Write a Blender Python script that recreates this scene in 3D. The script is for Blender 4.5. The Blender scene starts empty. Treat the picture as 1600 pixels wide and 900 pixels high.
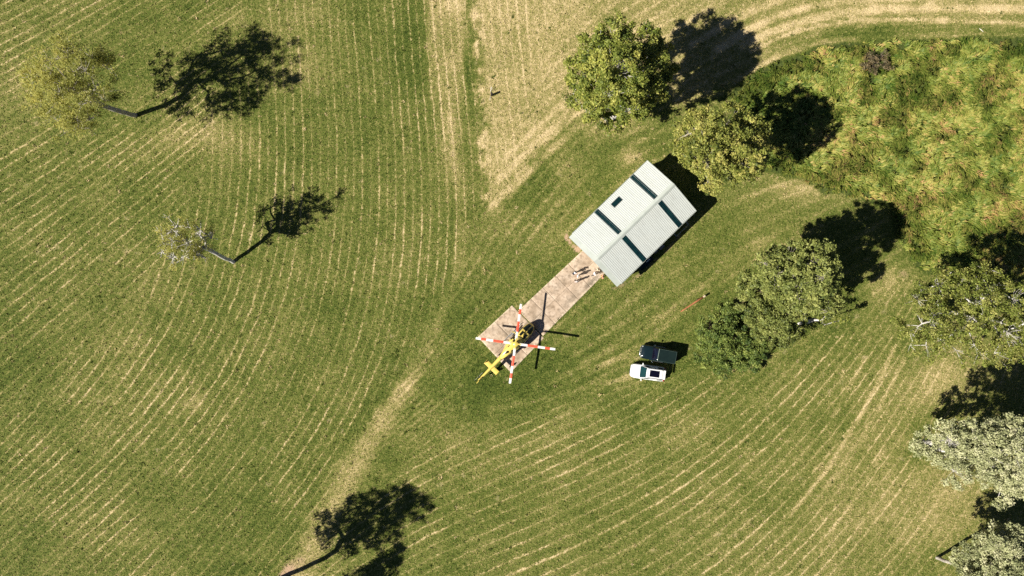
import bpy, bmesh, math, random
import numpy as np
from mathutils import Vector, Matrix

# ---------------------------------------------------------------- camera, sky, sun, exposure
SC = bpy.context.scene
COL = SC.collection
S = 0.085            # metres of ground per photo pixel
H = 92.0             # height of the drone
SUN_AZ, SUN_EL = math.radians(23.0), math.radians(42.0)   # direction the shadows fall, elevation

cam_d = bpy.data.cameras.new('camera'); cam = bpy.data.objects.new('camera', cam_d); COL.objects.link(cam)
cam.location = (0, 0, H); cam.rotation_euler = (0, 0, 0)
cam_d.sensor_width = 36; cam_d.lens = 36 * H / (1600 * S); cam_d.clip_end = 6000
SC.camera = cam

world = bpy.data.worlds.new('World'); SC.world = world; world.use_nodes = True
wn = world.node_tree; wn.nodes.clear()
sky = wn.nodes.new('ShaderNodeTexSky'); sky.sky_type = 'NISHITA'; sky.sun_disc = False; sky.air_density = 0.35; sky.dust_density = 0.1
sky.sun_elevation = SUN_EL; sky.sun_rotation = math.radians(247)
bg = wn.nodes.new('ShaderNodeBackground'); bg.inputs['Strength'].default_value = 0.05
wo = wn.nodes.new('ShaderNodeOutputWorld')
wn.links.new(sky.outputs[0], bg.inputs[0]); wn.links.new(bg.outputs[0], wo.inputs[0])

sun_d = bpy.data.lights.new('sun', 'SUN'); sun = bpy.data.objects.new('sun', sun_d); COL.objects.link(sun)
sun_d.energy = 5.0; sun_d.angle = math.radians(0.5); sun_d.color = (1.0, 0.95, 0.85)
sdir = Vector((math.cos(SUN_AZ) * math.cos(SUN_EL), math.sin(SUN_AZ) * math.cos(SUN_EL), -math.sin(SUN_EL)))
sun.rotation_euler = sdir.to_track_quat('-Z', 'Y').to_euler()
sun.location = (-60, -25, 60)

SC.view_settings.view_transform = 'Standard'; SC.view_settings.look = 'None'
SC.view_settings.exposure = 0.78; SC.view_settings.gamma = 1.0; SC.view_settings.use_curve_mapping = False
SC.render.engine = 'CYCLES'
SC.cycles.max_bounces = 5; SC.cycles.diffuse_bounces = 2; SC.cycles.glossy_bounces = 2
SC.cycles.transparent_max_bounces = 4; SC.cycles.use_denoising = False

rng = np.random.default_rng(7)
random.seed(7)

# ---------------------------------------------------------------- helpers
def W(px, py, z=0.0):
    """photo pixel of a point at height z -> world point"""
    k = S * (H - z) / H
    return Vector(((px - 800) * k, (450 - py) * k, z))

def tag(o, label=None, cat=None, group=None, kind=None):
    if label: o['label'] = label
    if cat: o['category'] = cat
    if group: o['group'] = group
    if kind: o['kind'] = kind
    return o

def empty(name, loc, rz=0.0):
    o = bpy.data.objects.new(name, None); COL.objects.link(o)
    o.location = loc; o.rotation_euler = (0, 0, rz); o.empty_display_size = 0.3
    return o

def link(name, me, mat=None, parent=None, smooth=False):
    o = bpy.data.objects.new(name, me); COL.objects.link(o)
    if mat is not None and not me.materials: me.materials.append(mat)
    if parent is not None: o.parent = parent
    if smooth: me.shade_smooth()
    return o

class MB:
    """collects verts and faces of ONE piece"""
    def __init__(self): self.v = []; self.f = []
    def add(self, vs, fs):
        n = len(self.v); self.v.extend([tuple(p) for p in vs]); self.f.extend([tuple(i + n for i in q) for q in fs]); return self
    def box(self, c, s, rot=None, taper=1.0):
        x, y, z = s[0] / 2, s[1] / 2, s[2] / 2; c = Vector(c)
        vs = [Vector((a * x * (taper if d > 0 else 1), b * y * (taper if d > 0 else 1), d * z)) for d in (-1, 1) for b in (-1, 1) for a in (-1, 1)]
        if rot is not None: vs = [rot @ p for p in vs]
        return self.add([p + c for p in vs], [(0, 2, 3, 1), (4, 5, 7, 6), (0, 1, 5, 4), (2, 6, 7, 3), (0, 4, 6, 2), (1, 3, 7, 5)])
    def loft(self, rings, cap=True):
        m = len(rings[0]); vs = [p for r in rings for p in r]; fs = []
        for i in range(len(rings) - 1):
            for j in range(m):
                a = i * m + j; b = i * m + (j + 1) % m
                fs.append((a, b, b + m, a + m))
        if cap:
            fs.append(tuple(range(m))[::-1]); fs.append(tuple((len(rings) - 1) * m + j for j in range(m)))
        return self.add(vs, fs)
    def tube(self, pts, radii, n=8):
        pts = [Vector(p) for p in pts]
        if not hasattr(radii, '__len__'): radii = [radii] * len(pts)
        rings = []
        for i, p in enumerate(pts):
            d = (pts[min(i + 1, len(pts) - 1)] - pts[max(i - 1, 0)])
            d = d.normalized() if d.length > 1e-9 else Vector((0, 0, 1))
            u = d.cross(Vector((0, 0, 1)));
            if u.length < 0.05: u = d.cross(Vector((1, 0, 0)))
            u.normalize(); w = d.cross(u)
            rings.append([p + (u * math.cos(2 * math.pi * k / n) + w * math.sin(2 * math.pi * k / n)) * radii[i] for k in range(n)])
        return self.loft(rings)
    def ball(self, c, r, n=10, m=7):
        c = Vector(c)
        if not hasattr(r, '__len__'): r = (r, r, r)
        rings = []
        for i in range(m + 1):
            t = math.pi * (0.02 + 0.96 * i / m)
            rings.append([c + Vector((r[0] * math.sin(t) * math.cos(2 * math.pi * k / n), r[1] * math.sin(t) * math.sin(2 * math.pi * k / n), -r[2] * math.cos(t))) for k in range(n)])
        return self.loft(rings)
    def prism(self, poly, z0, z1):
        n = len(poly)
        vs = [(p[0], p[1], z0) for p in poly] + [(p[0], p[1], z1) for p in poly]
        return self.add(vs, [tuple(range(n))[::-1], tuple(range(n, 2 * n))] + [(i, (i + 1) % n, n + (i + 1) % n, n + i) for i in range(n)])
    def mesh(self, name):
        me = bpy.data.meshes.new(name); me.from_pydata(self.v, [], self.f); me.update()
        bm = bmesh.new(); bm.from_mesh(me); bmesh.ops.recalc_face_normals(bm, faces=bm.faces); bm.to_mesh(me); bm.free()
        return me
    def build(self, name, mat, parent=None, smooth=False, bevel=0.0):
        o = link(name, self.mesh(name), mat, parent, smooth)
        if bevel > 0:
            b = o.modifiers.new('bevel', 'BEVEL'); b.width = bevel; b.segments = 2; b.limit_method = 'ANGLE'
        return o

def np_mesh(name, verts, quads, attrs=None):
    """fast mesh from numpy; quads (n,4); attrs {name: per-vertex float array}"""
    me = bpy.data.meshes.new(name)
    nv, nf, k = len(verts), len(quads), quads.shape[1]
    me.vertices.add(nv); me.vertices.foreach_set('co', np.ascontiguousarray(verts, dtype=np.float32).ravel())
    me.loops.add(nf * k); me.loops.foreach_set('vertex_index', np.ascontiguousarray(quads, dtype=np.int32).ravel())
    me.polygons.add(nf); me.polygons.foreach_set('loop_start', np.arange(0, nf * k, k, dtype=np.int32))
    me.polygons.foreach_set('loop_total', np.full(nf, k, dtype=np.int32))
    me.update(calc_edges=True)
    for an, av in (attrs or {}).items():
        if av.ndim == 2:
            a = me.attributes.new(an, 'FLOAT_VECTOR', 'POINT'); a.data.foreach_set('vector', av.astype(np.float32).ravel())
        else:
            a = me.attributes.new(an, 'FLOAT', 'POINT'); a.data.foreach_set('value', av.astype(np.float32).ravel())
    return me

# value noise in numpy
_lat = np.random.default_rng(99).random((256, 256))
def vnoise(x, y, s):
    x = np.asarray(x) / s + 1000; y = np.asarray(y) / s + 1000
    xi = np.floor(x).astype(int); yi = np.floor(y).astype(int); fx = x - xi; fy = y - yi
    fx = fx * fx * (3 - 2 * fx); fy = fy * fy * (3 - 2 * fy)
    g = lambda a, b: _lat[a % 256, b % 256]
    return (g(xi, yi) * (1 - fx) + g(xi + 1, yi) * fx) * (1 - fy) + (g(xi, yi + 1) * (1 - fx) + g(xi + 1, yi + 1) * fx) * fy

def sstep(a, b, x):
    t = np.clip((x - a) / (b - a), 0, 1); return t * t * (3 - 2 * t)

def in_poly(px, py, poly):
    inside = np.zeros(px.shape, bool); n = len(poly)
    for i in range(n):
        x1, y1 = poly[i]; x2, y2 = poly[(i + 1) % n]
        c = ((y1 > py) != (y2 > py)) & (px < (x2 - x1) * (py - y1) / (y2 - y1 + 1e-12) + x1)
        inside ^= c
    return inside

def seg_dist(px, py, line):
    d = np.full(px.shape, 1e9)
    for (x1, y1), (x2, y2) in zip(line[:-1], line[1:]):
        t = np.clip(((px - x1) * (x2 - x1) + (py - y1) * (y2 - y1)) / ((x2 - x1) ** 2 + (y2 - y1) ** 2), 0, 1)
        d = np.minimum(d, np.hypot(px - x1 - t * (x2 - x1), py - y1 - t * (y2 - y1)))
    return d

def poly_sd(px, py, poly):
    """signed distance in pixels, positive inside"""
    d = seg_dist(px, py, list(poly) + [poly[0]])
    return np.where(in_poly(px, py, poly), d, -d)

# ---------------------------------------------------------------- materials
class NT:
    def __init__(self, name):
        self.m = bpy.data.materials.new(name); self.m.use_nodes = True
        self.t = self.m.node_tree; self.t.nodes.clear()
        self.out = self.t.nodes.new('ShaderNodeOutputMaterial')
    def n(self, typ, props=None, **inp):
        nd = self.t.nodes.new('ShaderNode' + typ)
        for k, v in (props or {}).items(): setattr(nd, k, v)
        for k, v in inp.items():
            key = int(k[1:]) if k[0] == 'i' and k[1:].isdigit() else k.replace('_', ' ')
            self.set(nd.inputs[key], v)
        return nd
    def set(self, sock, v):
        if isinstance(v, bpy.types.NodeSocket): self.t.links.new(v, sock)
        elif isinstance(v, bpy.types.Node): self.t.links.new(v.outputs[0], sock)
        else: sock.default_value = v
    def math(self, op, a, b=0.0, c=0.0):
        return self.n('Math', {'operation': op}, i0=a, i1=b, i2=c).outputs[0]
    def maprange(self, v, a, b, c=0.0, d=1.0, smooth=True):
        nd = self.n('MapRange', {'interpolation_type': 'SMOOTHSTEP' if smooth else 'LINEAR'})
        for k, x in zip(range(5), (v, a, b, c, d)): self.set(nd.inputs[k], x)
        return nd.outputs[0]
    def mix(self, f, a, b):
        nd = self.n('Mix', {'data_type': 'RGBA'})
        self.set(nd.inputs[0], f); self.set(nd.inputs[6], a); self.set(nd.inputs[7], b); return nd.outputs[2]
    def noise(self, vec, scale, detail=2.0, rough=0.5):
        return self.n('TexNoise', None, Vector=vec, Scale=scale, Detail=detail, Roughness=rough).outputs[0]
    def ramp(self, f, stops):
        nd = self.n('ValToRGB', None, Fac=f); e = nd.color_ramp.elements
        while len(e) > 1: e.remove(e[-1])
        e[0].position = stops[0][0]; e[0].color = (*stops[0][1], 1)
        for p, c in stops[1:]:
            x = e.new(p); x.color = (*c, 1)
        return nd.outputs[0]
    def attr(self, name, out=2):
        return self.n('Attribute', {'attribute_name': name}).outputs[out]

MATS = {}
def mat(name, c, c2=None, scale=3.0, rough=0.6, metal=0.0, spec=0.5, bump=0.0, bscale=None, coat=0.0):
    if name in MATS: return MATS[name]
    t = NT(name)
    co = t.n('TexCoord').outputs['Object']
    c2 = c2 or tuple(x * 0.82 for x in c)
    f = t.maprange(t.noise(co, scale, 4.0, 0.6), 0.35, 0.65)
    colr = t.mix(f, (*c, 1), (*c2, 1))
    b = t.n('BsdfPrincipled', None, Base_Color=colr, Metallic=metal)
    b.inputs['Specular IOR Level'].default_value = spec
    b.inputs['Coat Weight'].default_value = coat
    t.set(b.inputs['Roughness'], t.maprange(t.noise(co, scale * 3, 3.0), 0.3, 0.7, max(rough - 0.06, 0.02), min(rough + 0.06, 1.0)))
    if bump:
        bn = t.n('Bump', None, Strength=bump, Distance=0.02, Height=t.noise(co, bscale or scale * 6, 4.0, 0.65)); t.set(b.inputs['Normal'], bn)
    t.t.links.new(b.outputs[0], t.out.inputs[0])
    MATS[name] = t.m; return t.m

def leaf_mat(name, dark, mid, light, trans=0.25, rough=0.55):
    t = NT(name)
    co = t.n('TexCoord').outputs['Object']
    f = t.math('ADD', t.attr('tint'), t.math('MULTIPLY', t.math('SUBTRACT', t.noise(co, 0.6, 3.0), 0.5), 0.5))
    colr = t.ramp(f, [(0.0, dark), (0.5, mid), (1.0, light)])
    b = t.n('BsdfPrincipled', None, Base_Color=colr, Roughness=rough)
    b.inputs['Specular IOR Level'].default_value = 0.25
    tr = t.n('BsdfTranslucent', None, Color=colr)
    mx = t.n('MixShader', None, i0=trans, i1=b, i2=tr)
    t.t.links.new(mx.outputs[0], t.out.inputs[0]); return t.m

def bark_mat(name, c1, c2):
    return mat(name, c1, c2, scale=2.5, rough=0.85, bump=0.5, bscale=14, spec=0.2)

# ---------------------------------------------------------------- ground
def fit_phase(samples, deg=4, spacing=18.0):
    terms = [(i, j) for i in range(deg + 1) for j in range(deg + 1 - i) if i + j > 0]
    A, b = [], []
    for (x, y, a) in samples:
        u, v = (x - 800) / 500, (y - 450) / 500; t = math.radians(a)
        tx, ty = math.cos(t), -math.sin(t); nx, ny = -ty, tx
        gx = [i * u ** max(i - 1, 0) * v ** j if i else 0 for i, j in terms]
        gy = [j * u ** i * v ** max(j - 1, 0) if j else 0 for i, j in terms]
        A.append([tx * p + ty * q for p, q in zip(gx, gy)]); b.append(0)
        A.append([0.35 * (nx * p + ny * q) for p, q in zip(gx, gy)]); b.append(0.35 * 500 / spacing)
    A = np.array(A); b = np.array(b)
    c = np.linalg.solve(A.T @ A + 2e-3 * np.eye(len(terms)), A.T @ b)
    return lambda X, Y: sum(k * ((X - 800) / 500) ** i * ((Y - 450) / 500) ** j for k, (i, j) in zip(c, terms))

pA = fit_phase([(270, 440, 58), (300, 450, 62), (400, 250, 93), (350, 200, 92), (460, 250, 95), (560, 250, 94), (600, 400, 88), (650, 430, 85), (530, 450, 84), (430, 460, 76), (350, 470, 66),
                (200, 560, 48), (100, 700, 46), (300, 600, 55), (380, 560, 62), (350, 850, 50), (200, 800, 49), (30, 870, 46), (500, 540, 68), (560, 560, 70), (600, 500, 76), (480, 700, 57), (400, 780, 53),
                (560, 640, 60), (550, 50, 92), (620, 100, 92), (700, 200, 93), (700, 50, 92), (470, 40, 92), (760, 80, 94), (820, 60, 96), (740, 300, 92), (800, -50, 96), (500, -50, 91), (0, 950, 46), (400, 950, 50), (0, 720, 44), (640, 250, 92), (400, 350, 86), (450, 130, 93)], deg=5, spacing=13.5)
pL = fit_phase([(20, 60, 27), (150, 30, 30), (60, 200, 29), (190, 200, 31), (220, 330, 42), (10, 380, 36), (120, 400, 42), (50, 520, 42), (0, -50, 27), (300, 100, 34), (250, 450, 50), (330, -30, 34), (0, 650, 42), (150, 300, 36), (100, 130, 28)], deg=3, spacing=13.0)
SEAM = [(420, -200), (400, -30), (345, 130), (310, 300), (225, 460), (80, 610), (-200, 760), (-900, 760), (-900, -200)]
pB = fit_phase([(600, 850, 33), (700, 750, 30), (800, 700, 27), (900, 680, 25), (1000, 620, 22), (950, 760, 27), (900, 850, 29), (1050, 700, 27),
                (1150, 800, 42), (1200, 700, 46), (1300, 650, 55), (1340, 600, 60), (1250, 800, 52), (1100, 870, 38), (1400, 700, 58), (1400, 850, 50),
                (1330, 780, 54), (1450, 600, 60), (1000, 880, 32), (1180, 640, 36), (1550, 850, 52), (1100, 620, 24), (600, 950, 34), (1200, 950, 45), (500, 900, 38), (1500, 450, 58), (1390, 520, 60)], spacing=14.5)
pC = fit_phase([(900, 570, 25), (1000, 500, 38), (1050, 450, 45), (1130, 400, 40), (850, 250, 50), (780, 350, 55), (1000, 210, 32), (1200, 300, 20),
                (700, 640, 42), (1100, 600, 18), (820, 610, 18), (700, 500, 62), (900, 480, 38), (1250, 290, 10), (950, 600, 20), (760, 420, 58), (850, 380, 46)], deg=3, spacing=14)
pD = fit_phase([(850, 220, 45), (800, 280, 52), (900, 170, 36), (950, 60, 45), (1180, 60, 27), (1250, 35, 15), (1350, 25, 7), (1500, 20, -1), (1590, 25, -3), (1050, 10, 25),
                (1150, 100, 33), (1000, 140, 30), (1400, 60, 2), (1250, 80, 20), (1600, 60, -2), (1700, 20, -4), (770, 330, 56), (1200, -50, 15), (1500, -50, 0)], deg=4, spacing=15)

A_EDGE = [(742, -120), (748, 100), (756, 230), (752, 330), (728, 400), (700, 470), (655, 560), (600, 640), (540, 735), (470, 868), (420, 960)]
A_POLY = A_EDGE + [(-900, 960), (-900, -120)]
D_POLY = [(738, -140), (748, 100), (756, 230), (764, 328), (800, 300), (850, 232), (905, 178), (980, 150), (1060, 160), (1130, 140), (1185, 108), (1260, 66), (1330, 48), (1420, 38), (1800, 34), (2400, -140)]
B_POLY = [(430, 1000), (520, 850), (620, 735), (720, 690), (860, 640), (1000, 605), (1100, 590), (1220, 560), (1330, 500), (1400, 440), (1800, 420), (2200, 1000)]
E_POLY = [(1140, 150), (1165, 122), (1215, 92), (1290, 72), (1390, 62), (1500, 60), (1720, 64), (1720, 440), (1540, 432), (1440, 425), (1405, 380), (1392, 322), (1330, 305), (1285, 300), (1236, 275), (1190, 262), (1150, 200)]
WHEEL = [[(835, 604), (915, 570), (1000, 523), (1060, 474), (1135, 418), (1210, 372)], [(850, 615), (925, 582), (1008, 536), (1068, 486), (1142, 432), (1220, 384)], [(985, 590), (930, 600), (860, 622), (760, 640)], [(990, 556), (930, 572), (860, 600)]]
ARCS = [(8, .12, [(702, 180), (722, 330), (714, 420), (690, 490), (668, 548)]), (3.2, .30, [(1400, 540), (1372, 598), (1338, 662), (1292, 732), (1235, 806)]), (2.6, .24, [(1412, 560), (1378, 632), (1340, 690), (1290, 760)]), (2.6, .22, [(1352, 560), (1318, 622), (1300, 650)]), (2.6, .2, [(1300, 830), (1340, 770), (1380, 705)]),
        (3, .40, [(1172, 82), (1215, 60), (1256, 45), (1331, 33), (1397, 31), (1500, 33), (1600, 37), (1760, 42)]), (7, .40, [(1160, 72), (1200, 52), (1250, 34), (1306, 22), (1370, 15), (1450, 12), (1600, 14), (1760, 18)]),
        (6, .38, [(1120, 78), (1170, 46), (1220, 23), (1280, 8), (1340, 0), (1450, -6), (1760, -8)]), (6, .35, [(1080, 72), (1140, 32), (1205, 4), (1240, -10)]), (5, .25, [(1040, 60), (1090, 22), (1150, -12)]),
        (5, .32, [(1150, 128), (1195, 99), (1230, 81), (1280, 68), (1335, 62)]), (3, .15, [(1430, 56), (1520, 52), (1620, 57)]),
        (6, .30, [(768, 322), (810, 286), (860, 236), (905, 196), (965, 166)]), (5, .22, [(775, 285), (830, 232), (880, 188), (930, 160)]), (4, .18, [(790, 245), (840, 200), (880, 165)])]
TRACK = [(668, 545), (640, 600), (600, 650), (550, 730), (505, 810), (462, 900), (430, 960)]

def gblob(X, Y, x, y, rx, ry, a=0.0):
    t = math.radians(a); dx, dy = X - x, -(Y - y)
    u = dx * math.cos(t) + dy * math.sin(t); v = -dx * math.sin(t) + dy * math.cos(t)
    return np.exp(-(u / rx) ** 2 - (v / ry) ** 2)

def ground_fields(X, Y):
    """masks over photo-pixel ground coordinates"""
    jit = (vnoise(X, Y, 14) - 0.5) * 14 + (vnoise(X, Y, 5) - 0.5) * 7
    a = sstep(-9, 9, poly_sd(X, Y, A_POLY) + jit)
    d = sstep(-12, 12, poly_sd(X, Y, D_POLY) + jit * 1.6)
    b = sstep(-14, 14, poly_sd(X, Y, B_POLY) + jit * 1.5) * (1 - a)
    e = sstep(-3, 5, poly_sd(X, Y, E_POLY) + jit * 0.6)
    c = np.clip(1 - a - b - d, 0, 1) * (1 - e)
    big = vnoise(X, Y, 170); med = vnoise(X + 500, Y, 60); sm = vnoise(X, Y + 300, 22)
    dmix = sstep(900, 800, X + (Y - 100) * 0.3)             # left part of the dry paddock keeps the straight rows
    sA = np.clip(a * (0.55 + 0.5 * med), 0, 1) + d * dmix * 0.6
    sA *= 1 - 0.75 * gblob(X, Y, 200, 130, 150, 50, 25) - 0.6 * gblob(X, Y, 400, 60, 70, 60)
    sA *= 1 - 0.55 * sstep(35, 5, seg_dist(X, Y, A_EDGE[3:]))  # last swath before the edge is greener
    seam = sstep(-25, 25, poly_sd(X, Y, SEAM) + jit * 1.5); sL = sA * seam; sA = sA * (1 - seam)
    sB = b * (0.6 + 0.45 * med) * (1 - .55 * sstep(1380, 1480, X)); sC = c * 0.34 * (0.4 + med); sD = d * (1 - dmix) * (0.45 - 0.30 * sstep(1050, 1250, X))
    dry = 0.37 * a + 0.40 * b + 0.36 * c + (0.70 - 0.16 * sstep(1000, 1180, X)) * d + (big - 0.5) * 0.07 + (med - 0.5) * 0.10 + (sm - 0.5) * 0.12
    dry += 0.34 * sstep(14 + 22 * sstep(540, 720, Y), 3, np.abs(seg_dist(X, Y, TRACK) + jit * 0.7)) * (0.8 + 0.3 * sm) * sstep(520, 620, Y)
    dry += 0.42 * sstep(36, 22, np.abs(X - 697 + jit * .4)) * sstep(190, 60, Y) * (0.5 + 0.6 * med) + 0.22 * gblob(X, Y, 702, 210, 18, 70) - 0.16 * gblob(X, Y, 733, 115, 9, 45) - .1 * gblob(X, Y, 770, 100, 22, 16)
    for q in [(470, 110, 45, 30, 20, .22), (255, 222, 75, 22, 25, .16), (340, 215, 60, 24, 0, .16), (300, 630, 22, 14, 10, .22), (1440, 590, 70, 28, 20, .16), (1490, 780, 90, 60, 30, .12),
              (1395, 440, 30, 22, 30, .25), (1290, 296, 60, 14, 0, .28), (1250, 420, 50, 18, 40, .15), (985, 245, 18, 12, 0, .3), (950, 195, 40, 18, 10, .28), (1000, 455, 60, 8, 42, .15),
              (880, 255, 20, 30, 30, .12), (1300, 860, 120, 40, 50, .10), (1340, 720, 30, 120, -35, .08), (1100, 660, 100, 20, 20, .1), (420, 30, 80, 30, 10, .14), (720, 690, 60, 20, 40, .08), (20, 130, 50, 40, 0, .1), (1460, 800, 110, 70, 40, .12), (1500, 600, 90, 34, 15, .14), (1390, 760, 50, 110, -35, .10), (1240, 290, 70, 18, 0, .1), (1100, 340, 60, 20, 40, .06)]:
        dry += q[5] * gblob(X, Y, *q[:5])
    for q in [(640, 70, 28, 90, 0, .20), (650, 330, 40, 90, 0, .05), (40, 570, 60, 60, 0, .16), (560, 690, 22, 90, -30, .14), (470, 850, 30, 60, -25, .14), (790, 600, 120, 45, 10, .13), (740, 540, 40, 60, 0, .12),
              (830, 280, 45, 40, 40, .14), (900, 300, 60, 30, 45, .06), (1000, 620, 60, 20, 0, .10), (880, 590, 90, 40, 20, .10), (1080, 545, 30, 40, 0, .10), (620, 600, 30, 60, -30, .10), (380, 890, 40, 14, 0, .2), (1435, 700, 14, 34, 0, .3),
              (1460, 650, 40, 16, 25, .15), (1350, 50, 60, 6, 5, .08), (700, 450, 40, 60, -20, .08), (60, 760, 80, 60, 0, .06), (960, 25, 30, 18, 0, .1), (1480, 870, 40, 20, 0, .12)]:
        dry -= 0.7 * q[5] * gblob(X, Y, *q[:5])
    for aw, ak, al in ARCS: dry += ak * sstep(aw * 1.5, aw * .4, seg_dist(X, Y, al) + jit * 0.22) * (0.6 + 0.6 * sm)
    for wl_ in WHEEL: dry += 0.20 * sstep(7, 1, seg_dist(X, Y, wl_) + jit * 0.25) * (0.4 + med) * c
    bare = 0.9 * gblob(X, Y, 452, 893, 34, 12, 45) + 0.5 * gblob(X, Y, 905, 385, 10, 6, 45) + 0.38 * sstep(7, 1, seg_dist(X, Y, [(958, 452), (985, 440), (1010, 420), (1040, 392), (1062, 368)])) \
        + 0.8 * sstep(5, 1, seg_dist(X, Y, [(884, 368), (892, 382), (903, 392)])) + 0.35 * gblob(X, Y, 985, 245, 12, 8) + 0.4 * gblob(X, Y, 1412, 430, 14, 10) + 0.35 * gblob(X, Y, 1072, 474, 16, 6, 34)
    bare *= 0.5 + vnoise(X, Y, 9)
    return dict(sA=sA, sL=sL, sB=sB, sC=sC, sD=sD, dry=np.clip(dry, 0, 1), bare=np.clip(bare, 0, 1), tall=e, a=a, b=b, c=c, d=d)

def axis(lo, hi, step, far):
    inner = np.arange(lo, hi + step / 2, step); g = [step]; out = []
    s, x = step, 0
    while x < far: s *= 1.5; x += s; out.append(x)
    out = np.array(out)
    return np.concatenate([lo - out[::-1], inner, hi + out])

gx = axis(-170, 1770, 5, 30000); gy = axis(-130, 1030, 5, 30000)
GX, GY = np.meshgrid(gx, gy); X, Y = GX.ravel(), GY.ravel()
CX, CY = np.clip(X, -170, 1770), np.clip(Y, -130, 1030)
F = ground_fields(CX, CY)
gv = np.stack([(X - 800) * S, (450 - Y) * S, np.zeros_like(X)], 1)
nx_, ny_ = len(gx), len(gy)
idx = np.arange(nx_ * ny_).reshape(ny_, nx_)
gq = np.stack([idx[1:, :-1].ravel(), idx[1:, 1:].ravel(), idx[:-1, 1:].ravel(), idx[:-1, :-1].ravel()], 1)
ph = np.stack([pA(CX, CY), pB(CX, CY), pC(CX, CY)], 1)
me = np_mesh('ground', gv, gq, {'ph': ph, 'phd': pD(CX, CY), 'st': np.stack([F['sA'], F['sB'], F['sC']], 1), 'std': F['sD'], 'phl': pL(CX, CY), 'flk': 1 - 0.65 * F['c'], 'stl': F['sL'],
                                'dry': F['dry'], 'bare': F['bare'], 'tall': F['tall']})

GRASS_STOPS = [(0.0, (0.028, 0.046, 0.006)), (0.20, (0.062, 0.090, 0.013)), (0.40, (0.128, 0.147, 0.029)), (0.60, (0.24, 0.215, 0.070)), (0.80, (0.42, 0.335, 0.150)), (1.0, (0.60, 0.47, 0.26))]
def ground_material():
    t = NT('meadow_turf')
    co = t.n('TexCoord').outputs['Object']
    n03 = t.noise(co, 0.28, 2.0); n1 = t.noise(co, 0.9, 3.0); n2 = t.noise(co, 2.2, 4.0, 0.6); n6 = t.noise(co, 5.5, 3.0, 0.6); n15 = t.noise(co, 11.0, 2.0, 0.6)
    sub = lambda v, k: t.math('MULTIPLY', t.math('SUBTRACT', v, 0.5), k)
    wob = t.math('ADD', t.math('ADD', sub(n03, 0.38), sub(n1, 0.24)), sub(n6, 0.26))
    ph = t.n('SeparateXYZ', None, Vector=t.attr('ph', 1)); st = t.n('SeparateXYZ', None, Vector=t.attr('st', 1))
    phases = [ph.outputs[0], ph.outputs[1], ph.outputs[2], t.attr('phd'), t.attr('phl')]; strs = [st.outputs[0], st.outputs[1], st.outputs[2], t.attr('std'), t.attr('stl')]
    brk = t.maprange(t.noise(co, 0.55, 3.0, 0.65), 0.32, 0.56, 0.35, 1.0)
    brk = t.math('MULTIPLY', brk, t.maprange(t.noise(co, 0.10, 2.0, 0.6), 0.36, 0.60, 0.35, 1.0))
    brk2 = t.maprange(n2, 0.32, 0.56, 0.42, 1.0)
    total = None
    for k, (p, s) in enumerate(zip(phases, strs)):
        q = t.math('ADD', p, wob)
        f = t.math('ABSOLUTE', t.math('SUBTRACT', t.math('FRACT', q), 0.5))
        # every row has its own width and strength
        row = t.n('TexWhiteNoise', {'noise_dimensions': '1D'}, W=t.math('ADD', t.math('FLOOR', q), 17.0 * k)).outputs[0]
        w = t.maprange(row, 0.0, 1.0, *((0.26, 0.40) if k == 3 else (0.2, 0.5) if k == 2 else (0.08, 0.17)), False)
        line = t.maprange(f, w, 0.0, 0.0, 1.0)
        line = t.math('MULTIPLY', line, t.maprange(row, 0.0, 0.7, 0.55, 1.0, False))
        # wide soft tone between rows
        soft = t.math('MULTIPLY', t.math('SUBTRACT', t.maprange(f, 0.5, 0.0), 0.45), 0.09)
        v = t.math('MULTIPLY', t.math('ADD', t.math('MULTIPLY', t.math('MULTIPLY', line, brk), t.math('MULTIPLY', brk2, 0.66)), soft), s)
        total = v if total is None else t.math('ADD', total, v)
    fleck = t.math('MULTIPLY', t.maprange(t.noise(co, 1.9, 5.0, 0.72), 0.52, 0.68), t.maprange(n6, 0.38, 0.6, 0.2, 1.0))
    D = t.math('ADD', t.math('ADD', t.attr('dry'), t.math('MULTIPLY', fleck, t.math('MULTIPLY', t.attr('flk'), 0.30))), total)
    D = t.math('ADD', D, t.math('ADD', sub(n1, 0.28), t.math('ADD', sub(n2, 0.75), t.math('ADD', sub(n6, 0.95), sub(n15, 0.50)))))
    colr = t.ramp(D, GRASS_STOPS)
    # scattered pale dead tufts
    vor = t.n('TexVoronoi', None, Vector=co, Scale=0.42); spots = t.math('MULTIPLY', t.maprange(t.math('ADD', vor.outputs['Distance'], sub(n6, 0.9)), 0.18, 0.02), t.maprange(n1, 0.5, 0.62))
    colr = t.mix(t.math('MULTIPLY', spots, 0.55), colr, (0.46, 0.36, 0.20, 1))
    soil = t.mix(n6, (0.52, 0.36, 0.235, 1), (0.36, 0.24, 0.14, 1))
    colr = t.mix(t.maprange(t.math('ADD', t.attr('bare'), sub(n6, 0.5)), 0.2, 0.65), colr, soil)
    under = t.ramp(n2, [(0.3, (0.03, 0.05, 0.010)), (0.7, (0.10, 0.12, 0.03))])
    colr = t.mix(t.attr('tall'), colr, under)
    hgt = t.math('ADD', t.math('MULTIPLY', n6, 0.7), t.math('ADD', t.math('MULTIPLY', n15, 0.5), t.math('MULTIPLY', n2, 0.6)))
    bp = t.n('Bump', None, Strength=0.75, Distance=0.16, Height=hgt)
    b = t.n('BsdfPrincipled', None, Base_Color=colr, Roughness=0.9, Normal=bp); b.inputs['Specular IOR Level'].default_value = 0.15
    t.t.links.new(b.outputs[0], t.out.inputs[0]); return t.m
tag(link('ground', me, ground_material()), kind='structure')

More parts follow.
